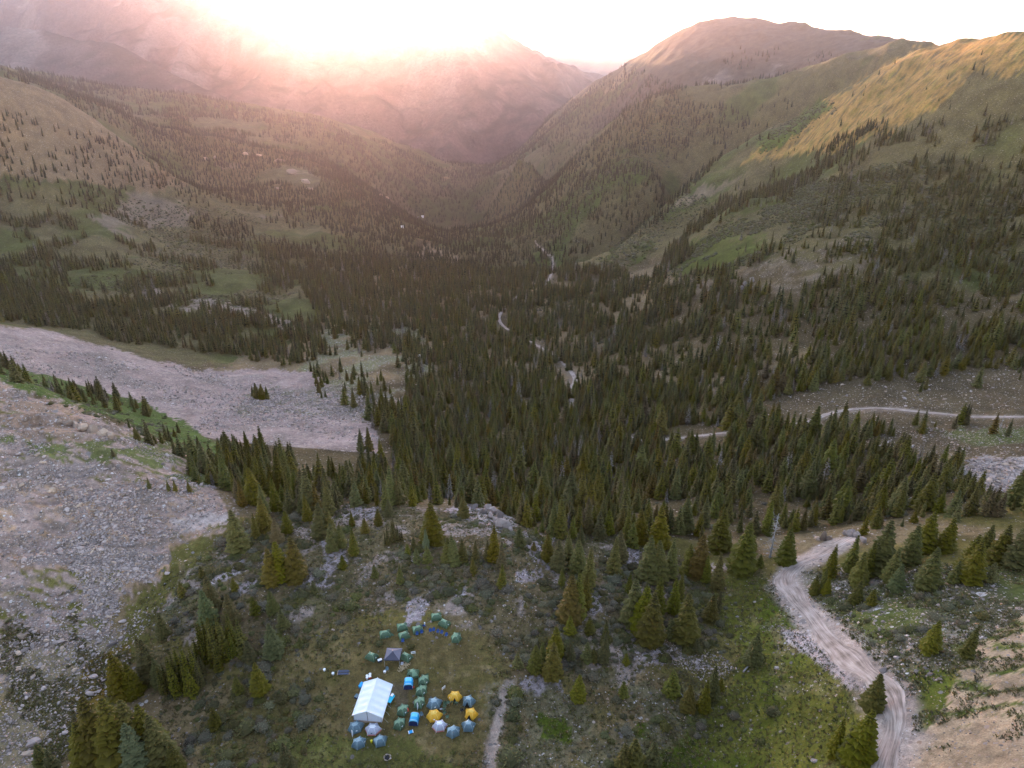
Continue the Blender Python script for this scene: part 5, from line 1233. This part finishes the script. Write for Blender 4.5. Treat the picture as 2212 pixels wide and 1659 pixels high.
# green tents
for x, y, r, cs, op, lab in ((1232, 232, 10, GR4, None, 'green tent furthest up the knoll'), (1308, 295, -30, GR4, None, 'green tent just below the highest one'), (1420, 430, 85, GR6, None, 'narrow green tent standing alone right of the blue chairs'),
        (1055, 352, 20, GR4, None, 'green tent with two blue chairs at its foot'), (907, 330, 15, GR4, None, 'green tent in the back middle of the upper cluster'), (743, 398, 15, GR4, 3, 'green tent with open door at the left of the upper cluster'),
        (925, 410, 25, GR4, None, 'green tent in the front middle of the upper cluster'), (825, 570, 0, GR4, None, 'green tent half hidden behind the dark canopy'), (617, 612, -25, GR4, None, 'green tent standing left of the dark canopy'), (943, 615, -30, GR4, None, 'green tent standing right of the dark canopy')):
    dome_tent(x, y, r, lab, M_green, M_greenl, cs, 1.25, open_=op, logo=(3 if cs is GR4 else 4, 0), panels=(0, 1))
for x, y, r, op, lab in ((1008, 772, 0, 3, 'wide green tent with open front and a red bag inside'), (1110, 835, 80, 5, 'green tent with open side, first in the row above the ring'), (1088, 932, 75, 5, 'green tent with open side, second in the row above the ring'), (1070, 1045, 80, None, 'green tent above the thin white banner'),
        (912, 1118, 75, None, 'green tent with a red bag against its right side'), (880, 1248, 75, None, 'green tent nearest the viewer, left of the bright blue tent')):
    dome_tent(x, y, r, lab, M_green, M_greenl, GR6, 1.15, open_=op if op is None or op < 6 else None, logo=(3, 0), panels=(1, 4))

def box_tent(x, y, rot, lab, L_=2.3, W_=1.7, h=1.35):
    e = root('tent', camp_pt(x, y), math.radians(rot), lab, 'tent')
    # arched tunnel: profile across x, length along y
    n_ = 10; prof = [(-W_ / 2 * math.cos(PI * i / n_) * -1 if False else -W_ / 2 * math.copysign(abs(math.cos(PI * i / n_)) ** .55, math.cos(PI * i / n_)), h * math.sin(PI * i / n_) ** .6) for i in range(n_ + 1)]
    V = []; ys = [-L_ / 2, -L_ / 2 + .15, -.1, L_ / 2 - .25, L_ / 2]; hs = [.86, 1.0, .95, 1.0, .8]
    for yy, hh in zip(ys, hs): V += [(px_, yy, pz * hh + .03) for px_, pz in prof]
    k = n_ + 1; F_ = [(j * k + i, (j + 1) * k + i, (j + 1) * k + i + 1, j * k + i + 1) for j in range(4) for i in range(n_)]
    mi = [1 if (3 <= i <= 6 and j != 1) else 0 for j in range(4) for i in range(n_)]
    link('fly', mesh_from('fly', V, F_, [M_sky, M_skyl], False, mi), e)
    for nm, j, sgn in (('front_panel', 0, -1), ('back_panel', 4, 1)):
        c = [V[j * k + i] for i in range(k)]; c = [(a * .99, b + sgn * .004, z * .99) for a, b, z in c]
        link(nm, mesh_from(nm, c, [tuple(range(k)) if sgn < 0 else tuple(range(k))[::-1]], [M_navy if sgn < 0 else M_sky]), e)
    for yy, hh in ((ys[1], 1.015), (ys[3], 1.015)):
        mb = MB(); tube(mb, [(a * 1.01, yy, z * hh + .03) for a, z in prof], .03, 4); link('pole_sleeve', mb.mesh('pole_sleeve', [M_plast]), e)
    mb = MB(); quadbox(mb, -W_ / 2 - .05, W_ / 2 + .05, -L_ / 2 - .1, L_ / 2 + .05, -.02, .03); link('navy_base_sheet', mb.mesh('navy_base_sheet', [M_navy]), e)
box_tent(967, 868, 3, 'bright blue tunnel tent beside the upper green row, dark front panel', 2.0, 1.75)
box_tent(1022, 1208, -4, 'bright blue tunnel tent left of the ring of tents', 2.1, 1.7)

# big white wall tent, from its four corners on the ground
def wall_tent():
    fl = camp_pt(450, 1212); fr = camp_pt(712, 1224)
    front = (fr + fl) / 2; wdt = float(np.linalg.norm((fr - fl)[:2])); back = camp_pt(676, 870)
    d = Vector((back[0] - front[0], back[1] - front[1])); L_ = d.length; rz = math.atan2(d.y, d.x) - PI / 2
    W = wdt; we = 1.75; hr = 3.1; ov = .28
    e = root('wall_tent', front, rz, 'large white canvas wall tent with pitched roof and zipped front', 'tent')
    n_ = 24; m_ = 8
    for s in (-1, 1):
        V = []
        for j in range(n_ + 1):
            yy = -.15 + (L_ + .3) * j / n_
            rib = abs(math.sin(j / n_ * PI * 5))
            for i in range(m_ + 1):
                t_ = i / m_; z = hr + (we - .12 - hr) * t_ - .17 * rib * math.sin(t_ * PI) - .06 * rib
                V.append((s * (W / 2 + ov) * t_, yy, z))
        k = m_ + 1; F_ = [(j * k + i, j * k + i + 1, (j + 1) * k + i + 1, (j + 1) * k + i) if s > 0 else (j * k + i, (j + 1) * k + i, (j + 1) * k + i + 1, j * k + i + 1) for j in range(n_) for i in range(m_)]
        link('roof_panel', mesh_from('roof_panel', V, F_, [M_white], True), e)
        # scalloped valance
        V = []; F_ = []
        for j in range(n_ + 1):
            yy = -.15 + (L_ + .3) * j / n_; rib = abs(math.sin(j / n_ * PI * 5)); z = we - .12 - .05 * rib
            V += [(s * (W / 2 + ov + .005), yy, z), (s * (W / 2 + ov + .02), yy, z - .22 + .05 * rib)]
        F_ = [(2 * j, 2 * j + 1, 2 * j + 3, 2 * j + 2) for j in range(n_)]
        link('valance', mesh_from('valance', V, F_, [M_white]), e)
        mb = MB(); x = s * W / 2
        for j in range(12):
            y0 = L_ * j / 12; y1 = L_ * (j + 1) / 12; b0 = .05 * (j % 2); b1 = .05 * ((j + 1) % 2)
            mb.add([(x, y0, .25), (x, y1, .25), (x - s * b1, y1, we), (x - s * b0, y0, we)], [(0, 1, 2, 3)], [0] * 4)
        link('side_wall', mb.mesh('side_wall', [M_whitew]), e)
        mb = MB(); mb.add([(x + s * .01, 0, .27), (x + s * .01, L_, .27), (x + s * .22, L_, -.05), (x + s * .22, 0, -.05)], [(0, 1, 2, 3)], [0] * 4); link('skirt', mb.mesh('skirt', [M_brown]), e)
        for j in range(6):
            yy = L_ * j / 5; mb = MB(); tube(mb, [(s * (W / 2 + ov), yy, we - .15), (s * (W / 2 + ov + 1.1), yy, -.05)], .012, 3); link('guy_line', mb.mesh('guy_line', [M_plast]), e)
    for nm, yy in (('front_wall', 0.0), ('back_wall', L_)):
        V = [(-W / 2, yy, .22), (W / 2, yy, .22), (W / 2, yy, we), (0, yy, hr - .05), (-W / 2, yy, we)]
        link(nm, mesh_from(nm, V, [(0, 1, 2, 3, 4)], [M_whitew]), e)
    mb = MB(); mb.add([(-W / 2, -.01, .24), (W / 2, -.01, .24), (W / 2 + .05, -.16, -.05), (-W / 2 - .05, -.16, -.05)], [(0, 1, 2, 3)], [0] * 4); link('front_skirt', mb.mesh('front_skirt', [M_brown]), e)
    mb = MB(); quadbox(mb, -.05, .03, -.04, -.006, .05, hr - .35); link('door_zip', mb.mesh('door_zip', [M_navy]), e)
    mb = MB()
    for s in (-1, 1):
        mb.add([(0, -.19, hr + .03), (s * (W / 2 + ov), -.19, we - .10), (s * (W / 2 + ov), -.19, we - .30), (0, -.19, hr - .20)], [(0, 1, 2, 3)], [0] * 4)
    link('gable_valance', mb.mesh('gable_valance', [M_white]), e)
    mb = MB(); tube(mb, [(0, -.25, hr + .02), (0, L_ + .25, hr + .02)], .05, 6); link('ridge_pole', mb.mesh('ridge_pole', [M_white]), e)
    mb = MB(); tube(mb, [(W / 2 - .05, -.12, 0), (W / 2 - .05, -.12, we)], .04, 5); tube(mb, [(-W / 2 + .05, -.12, 0), (-W / 2 + .05, -.12, we)], .04, 5); link('corner_poles', mb.mesh('corner_poles', [M_metal]), e)
    mb = MB(); quadbox(mb, -W / 2 - .3, W / 2 + .35, .2, L_ + .75, -.06, .05); link('navy_base_sheet', mb.mesh('navy_base_sheet', [M_navy]), e)  # navy sheet added to stand for the shade beside and behind the tent
    mb = MB(); quadbox(mb, W / 2 + .02, W / 2 + .05, 1.0, L_ * .55, .9, 1.0); link('window_trim', mb.mesh('window_trim', [M_navy]), e)
wall_tent()

def canopy():
    e = root('canopy', camp_pt(812, 700), math.radians(-2), 'dark grey pop-up canopy with pyramid roof above the white tent', 'canopy')
    s = 1.6; h = 2.1; t_ = 2.95; cy = 1.6
    C4 = [(-s, -s), (s, -s), (s, s), (-s, s)]
    for i in range(4):
        a, b = C4[i], C4[(i + 1) % 4]; V = []; n_ = 5
        for j in range(n_ + 1):
            q = j / n_
            for k in range(n_ + 1 - j if False else n_ + 1):
                w = k / n_; p = ((a[0] * (1 - w) + b[0] * w) * (1 - q), (a[1] * (1 - w) + b[1] * w) * (1 - q) + cy); V.append((p[0], p[1], h + (t_ - h) * q - .09 * math.sin(q * PI) - .05 * math.sin(w * PI) * (1 - q)))
        F_ = [(j * (n_ + 1) + k, j * (n_ + 1) + k + 1, (j + 1) * (n_ + 1) + k + 1, (j + 1) * (n_ + 1) + k) for j in range(n_) for k in range(n_)]
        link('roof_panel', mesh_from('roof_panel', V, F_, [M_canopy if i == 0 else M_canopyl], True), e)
        mb = MB(); mb.add([(a[0] * 1.002, a[1] * 1.002 + cy, h), (b[0] * 1.002, b[1] * 1.002 + cy, h), (b[0] * 1.002, b[1] * 1.002 + cy, h - .22), (a[0] * 1.002, a[1] * 1.002 + cy, h - .22)], [(0, 1, 2, 3)], [0] * 4); link('valance', mb.mesh('valance', [M_canopy]), e)
        mb = MB(); tube(mb, [(a[0] * .98, a[1] * .98 + cy, -.1), (a[0] * .98, a[1] * .98 + cy, h - .02)], .03, 6); link('leg', mb.mesh('leg', [M_metal]), e)
canopy()

def chair(x, y, lab, rot=0, mat=None, grp=None):
    e = root('folding_chair', camp_pt(x, y), math.radians(rot), lab, 'chair', grp); m_ = mat or M_chair; k = 10
    ring = [(.36 * math.cos(i * 2 * PI / k), .30 * math.sin(i * 2 * PI / k), .42 + .05 * math.cos(i * 2 * PI / k) ** 2) for i in range(k)]
    link('seat', mesh_from('seat', ring + [(0, 0, .34)], [(i, (i + 1) % k, k) for i in range(k)], [m_]), e)
    back = [(.36 * math.cos(i * PI / 6), .26 + .12 * math.sin(i * PI / 6), .44 + .48 * math.sin(i * PI / 6)) for i in range(7)]
    link('backrest', mesh_from('backrest', back, [tuple(range(7))], [m_]), e)
    for sx in (-1, 1):
        for sy in (-1, 1): mb = MB(); tube(mb, [(sx * .28, sy * .24, .42), (sx * .32, sy * .30, -.03)], .018, 4); link('leg', mb.mesh('leg', [M_metal]), e)
for x, y, r, lab in ((1115, 315, 160, 'upright blue folding chair beyond the green tent, with a white bottle beside it'), (1048, 396, 0, 'blue folding chair in front of the green tent, left of the pair'), (1093, 380, 20, 'blue folding chair in front of the green tent, right of the pair'), (1175, 366, 10, 'blue folding chair at the left end of the row on the knoll'),
        (1206, 358, 0, 'blue folding chair overlapping the leftmost of the row'), (1245, 374, -10, 'blue folding chair in the middle of the row'), (1281, 384, -15, 'blue folding chair second from the right end of the row'), (1325, 407, -20, 'blue folding chair at the right end of the row'), (762, 414, 10, 'blue folding chair by the open door of the left green tent'), (912, 464, 0, 'blue folding chair below the front middle green tent'), (762, 733, 0, 'blue-grey folding chair below the dark canopy'), (1092, 1165, 30, 'small blue-grey folding stool right of the lower bright blue tent')):
    chair(x, y, lab, r, M_blue if 'grey' in lab else None)
chair(1478, 1122, 'black folding chair inside the ring, beside the right amber tent', 90, M_dark)
for i, (x, y) in enumerate(((1310, 1085), (1318, 1062), (1345, 1048), (1385, 1040), (1420, 1050), (1302, 1115), (1310, 1145), (1335, 1185))):
    chair(x, y, 'dark green folding chair on the upper left side of the ring', i * 40, M_green, 'dark green chairs inside the ring of tents')

def cyl(name, x, y, r, h, mat, lab, cat, lid=None, tap=.85):
    e = root(name, camp_pt(x, y), 0, lab, cat); k = 14
    V = [(r * tap * math.cos(i * 2 * PI / k), r * tap * math.sin(i * 2 * PI / k), -.02) for i in range(k)] + [(r * math.cos(i * 2 * PI / k), r * math.sin(i * 2 * PI / k), h) for i in range(k)]
    link('body', mesh_from('body', V, [(i, (i + 1) % k, k + (i + 1) % k, k + i) for i in range(k)] + [tuple(range(k))[::-1]], [mat], False), e)
    V = [(r * 1.06 * math.cos(i * 2 * PI / k), r * 1.06 * math.sin(i * 2 * PI / k), z) for z in (h - .04, h + .02) for i in range(k)] + [(0, 0, h + .05)]
    link('lid', mesh_from('lid', V, [(i, (i + 1) % k, k + (i + 1) % k, k + i) for i in range(k)] + [(k + i, k + (i + 1) % k, 2 * k) for i in range(k)], [lid or mat]), e)
    mb = MB(); tube(mb, [(-r, 0, h * .8), (-r * .6, -.0, h + r * .8), (r * .6, 0, h + r * .8), (r, 0, h * .8)], .012, 4); link('handle', mb.mesh('handle', [M_metal]), e)
cyl('bucket', 165, 730, .27, .38, M_plast, 'white pail standing alone on the far left of the camp', 'bucket')
cyl('bucket', 247, 766, .27, .38, M_plast, 'white pail beside the dark solar panels', 'bucket')
cyl('bucket', 740, 747, .28, .34, M_plast, 'white pail below the dark canopy', 'bucket')
cyl('bucket', 571, 808, .24, .40, M_plast, 'lower white pail behind the white tent', 'bucket')
cyl('bucket', 571, 790, .24, .40, M_plast, 'middle white pail behind the white tent', 'bucket')
cyl('bucket', 600, 776, .27, .42, M_plast, 'uppermost white pail behind the white tent', 'bucket')
cyl('bucket', 614, 1414, .22, .5, M_yplast, 'yellow tub between two slate-blue dome tents', 'tub')
cyl('water_jug', 1120, 290, .14, .5, M_plast, 'small white jug behind the upright blue chair', 'jug')

def panels():
    e = root('solar_panel', camp_pt(345, 775), math.radians(3), 'pair of dark folding solar panels lying left of the white tent', 'solar panel')
    for i in range(2):
        for j in range(4): mb = MB(); quadbox(mb, -1.15 + j * .58, -.60 + j * .58, i * .58, i * .58 + .54, .16 + i * .18 * .5, .19 + i * .18 * .5); link('cell_panel', mb.mesh('cell_panel', [M_pv]), e)
    mb = MB(); quadbox(mb, -1.28, -1.2, -.03, 1.15, .02, .24); quadbox(mb, 1.15, 1.22, -.03, 1.15, .02, .24); quadbox(mb, -1.25, 1.2, .52, .60, .02, .17); link('frame', mb.mesh('frame', [M_brown]), e)
panels()
def table(x, y, rot, lab, L_, W_, top, extra=()):
    e = root('camp_table', camp_pt(x, y), math.radians(rot), lab, 'table'); mb = MB(); quadbox(mb, -L_ / 2, L_ / 2, -W_ / 2, W_ / 2, .70, .75); link('tabletop', mb.mesh('tabletop', [top]), e)
    for sx in (-1, 1):
        for sy in (-1, 1): mb = MB(); tube(mb, [(sx * (L_ / 2 - .1), sy * (W_ / 2 - .08), .70), (sx * (L_ / 2 - .05), sy * (W_ / 2 - .05), -.05)], .02, 4); link('leg', mb.mesh('leg', [M_metal]), e)
    return e
def boxy(name, x, y, w, d, h, rot, mat, lab, cat, lidm=None, z=0):
    e = root(name, camp_pt(x, y) + np.array((0, 0, z)), math.radians(rot), lab, cat); mb = MB(); quadbox(mb, -w / 2, w / 2, -d / 2, d / 2, -.02, h * .8); link('body', mb.mesh('body', [mat]), e)
    mb = MB(); quadbox(mb, -w / 2 - .02, w / 2 + .02, -d / 2 - .02, d / 2 + .02, h * .8 + .004, h); link('lid', mb.mesh('lid', [lidm or mat]), e)
table(800, 1022, 70, 'cyan-topped camp table against the right side of the white tent', 1.9, .9, M_cyan)
boxy('storage_box', 812, 985, .6, .45, .35, 70, M_cyan, 'white-lidded cyan box on the camp table by the white tent', 'box', M_plast, .35)
boxy('storage_box', 797, 972, .4, .3, .3, 60, M_red, 'small red box beside the cyan table', 'box')
boxy('storage_box', 598, 798, .5, .5, .45, 20, M_red, 'red box with white lid behind the white tent', 'box', M_plast)
boxy('storage_box', 512, 884, .7, .6, .5, 65, M_sky, 'bright blue tub against the left side of the white tent', 'box')
boxy('storage_box', 520, 862, .5, .5, .4, 50, M_sky, 'second smaller blue tub behind the bright blue tub', 'box')
boxy('storage_box', 474, 984, .8, .7, .45, 65, M_navy, 'navy crate halfway along the left side of the white tent', 'box', M_blue)
boxy('cooler', 693, 640, .85, .5, .45, 25, M_navy, 'blue cooler with white lid between green tent and canopy', 'cooler', M_plast)
boxy('cooler', 905, 668, .5, .5, .3, 0, M_plast, 'pale block on top of the firewood by the canopy', 'box', M_lav)
def bag(x, y, r, mat, lab, cat='bag', z=0):
    bm = bmesh.new(); bmesh.ops.create_icosphere(bm, subdivisions=2, radius=r)
    for v_ in bm.verts: v_.co.x *= 1.4; v_.co.z *= .75; v_.co += Vector((vnoise(np.array(v_.co.x * 5), np.array(v_.co.y * 5 + v_.co.z * 3), 3).item(),) * 3) * r * .15
    me = bpy.data.meshes.new('sack'); bm.to_mesh(me); bm.free(); me.materials.append(mat)
    e = root('bag', camp_pt(x, y) + np.array((0, 0, z)), rnd.uniform(0, 3), lab, cat); link('sack', me, e, (0, 0, r * .6)); mb = MB(); tube(mb, [(-r * .7, 0, r), (0, 0, r * 1.6), (r * .7, 0, r)], .02, 4); link('strap', mb.mesh('strap', [M_dark]), e)
bag(948, 1112, .42, M_red, 'large red bag leaning on a green tent', z=.1)
bag(1010, 788, .38, M_red, 'red bag in the doorway of the wide green tent', z=.15)
bag(1014, 892, .20, M_red, 'small red bag at the corner of the upper bright blue tent')
bag(1415, 1004, .30, M_skyl, 'light blue bag in the doorway of the top amber tent')
bag(1275, 1100, .22, M_lav, 'small pale bag by the point of the upper left blue tent')
bag(946, 806, .18, M_red, 'small red bag left of the wide green tent')
# blue board on the grass
def laid_board():
    e = root('sleeping_mat', camp_pt(988, 1320), math.radians(20), 'small bright blue mat with white ends on the grass below the blue tent', 'mat')
    mb = MB(); quadbox(mb, -.32, .32, -.3, .3, .12, .22); link('pad', mb.mesh('pad', [M_sky]), e)
    for s in (-1, 1): mb = MB(); quadbox(mb, s * .40 - .07, s * .40 + .07, -.33, .33, .10, .23); link('end', mb.mesh('end', [M_plast]), e)
laid_board()
def sign(x, y, rot, lab, w=.95, h=.6):
    e = root('sign_board', camp_pt(x, y), math.radians(rot), lab, 'sign')
    mb = MB(); quadbox(mb, -w / 2, w / 2, -.015, .015, .65, .65 + h); link('board', mb.mesh('board', [M_plast]), e)
    mb = MB(); quadbox(mb, -w * .30, w * .30, -.022, -.0155, .65 + h * .34, .65 + h * .66); link('print', mb.mesh('print', [M_gold]), e)
    for s in (-1, 1): mb = MB(); tube(mb, [(s * w * .42, .03, -.1), (s * w * .42, .03, .65 + h)], .02, 4); link('post', mb.mesh('post', [M_metal]), e)
sign(1013, 590, 12, 'white notice board right of the dark canopy')
sign(1302, 925, 50, 'white notice board standing in the open above the ring')
def banner(x, y, rot, lab):
    e = root('banner_flag', camp_pt(x, y), math.radians(rot), lab, 'flag'); H_ = 2.4
    mb = MB(); tube(mb, [(0, 0, -.1), (0, 0, H_ * .8), (.06, 0, H_)], .02, 5); link('pole', mb.mesh('pole', [M_metal]), e)
    V = [(.02, 0, .4), (.30, .03, .5), (.38, -.03, 1.2), (.36, .03, 1.9), (.22, 0, 2.3), (.05, 0, 2.38), (.02, 0, 1.4)]
    link('cloth', mesh_from('cloth', V, [tuple(range(7))], [M_plast]), e)
banner(430, 1382, 60, 'thin white banner flag at the left end of the slate-blue tents'); banner(1050, 1122, 60, 'thin white banner flag in the row of green tents')
# firewood heap and fire ring
def woodpile():
    e = root('firewood_pile', camp_pt(900, 715), 0, 'scattered heap of split firewood right of the dark canopy', 'firewood'); r_ = random.Random(3)
    me = []
    for i in range(46):
        q = r_.random(); cx = .35 * r_.gauss(0, 1) + (.7 if q < .5 else .0); cy = .35 * r_.gauss(0, 1) + (.9 if q < .5 else 0)
        mb = MB(); quadbox(mb, -.28, .28, -.06, .06, 0, .1); link('log', mb.mesh('log', [M_wood]), e, (cx, cy, .02 + .25 * r_.random() * max(0, 1 - abs(cx - .3))), (0, r_.uniform(-.2, .2), r_.uniform(0, 3.1)))
woodpile()
def fire_ring():
    e = root('fire_ring', camp_pt(765, 1560), 0, 'ring of pale stones round a dark fire pit below the tents', 'fire pit')
    for i in range(14):
        a = i * 2 * PI / 14 + rnd.uniform(-.1, .1); s = rnd.uniform(.28, .5); link('stone', ROCKS[rnd.randrange(10)], e, (.62 * math.cos(a), .62 * math.sin(a), .08), (0, 0, rnd.uniform(0, 6)), (s, s, s))
    k = 12; link('ash', mesh_from('ash', [(.5 * math.cos(i * 2 * PI / k), .5 * math.sin(i * 2 * PI / k), .05) for i in range(k)], [tuple(range(k))], [M_dark]), e)
fire_ring()
# tiny things far down the valley
def cabin(u, v, w, h, lab, mat):
    P_ = ground(u, v)[0]; e = bpy.data.objects.new('cabin', None); col.objects.link(e); e.location = P_; tag(e, lab, 'cabin'); mb = MB(); quadbox(mb, -w, w, -w * .6, w * .6, -1, h); link('wall', mb.mesh('wall', [mat]), e)
    link('roof', mesh_from('roof', [(-w * 1.1, -w * .7, h), (w * 1.1, -w * .7, h), (w * 1.1, w * .7, h), (-w * 1.1, w * .7, h), (-w * 1.1, 0, h * 1.5), (w * 1.1, 0, h * 1.5)], [(0, 1, 5, 4), (2, 3, 4, 5), (0, 4, 3), (1, 2, 5)], [M_plast]), e)
cabin(913, 470, 4.0, 5, 'tiny white-roofed cabin deep in the valley', M_plast); cabin(904, 471, 1.8, 3, 'smaller white speck of a shed left of the valley cabin', M_plast); cabin(869, 492, 2.2, 3, 'small pale hut below the valley cabin, left of it', M_plast); cabin(906, 772, 2.2, 1.6, 'small pale blue shelter among the trees beyond the moraine', M_bluel)
# ------------------------------------------------------------------ air
def haze_box():
    zs = []
    for o in col.objects:
        if o.get('kind') == 'structure':
            a = np.empty(len(o.data.vertices) * 3, np.float32); o.data.vertices.foreach_get('co', a); zs += [float(a[2::3].min()), float(a[2::3].max())]
    me = bpy.data.meshes.new('haze')
    x0, x1, y0, y1, z0, z1 = -45000, 45000, -3000, 52000, min(zs) - 1, max(zs) + 4
    v = [(x, y, z) for z in (z0, z1) for y in (y0, y1) for x in (x0, x1)]
    me.from_pydata(v, [], [(0, 2, 3, 1), (4, 5, 7, 6), (0, 1, 5, 4), (2, 6, 7, 3), (0, 4, 6, 2), (1, 3, 7, 5)])
    m = bpy.data.materials.new('haze'); m.use_nodes = True; t = m.node_tree; t.nodes.clear()
    out = t.nodes.new('ShaderNodeOutputMaterial'); pv = t.nodes.new('ShaderNodeVolumePrincipled')
    pv.inputs['Color'].default_value = (1, .82, .95, 1)
    pv.inputs['Density'].default_value = HAZE_DENSITY
    pv.inputs['Anisotropy'].default_value = .84
    t.links.new(pv.outputs[0], out.inputs['Volume'])
    me.materials.append(m)
    tag(link('haze', me), kind='stuff')
haze_box()
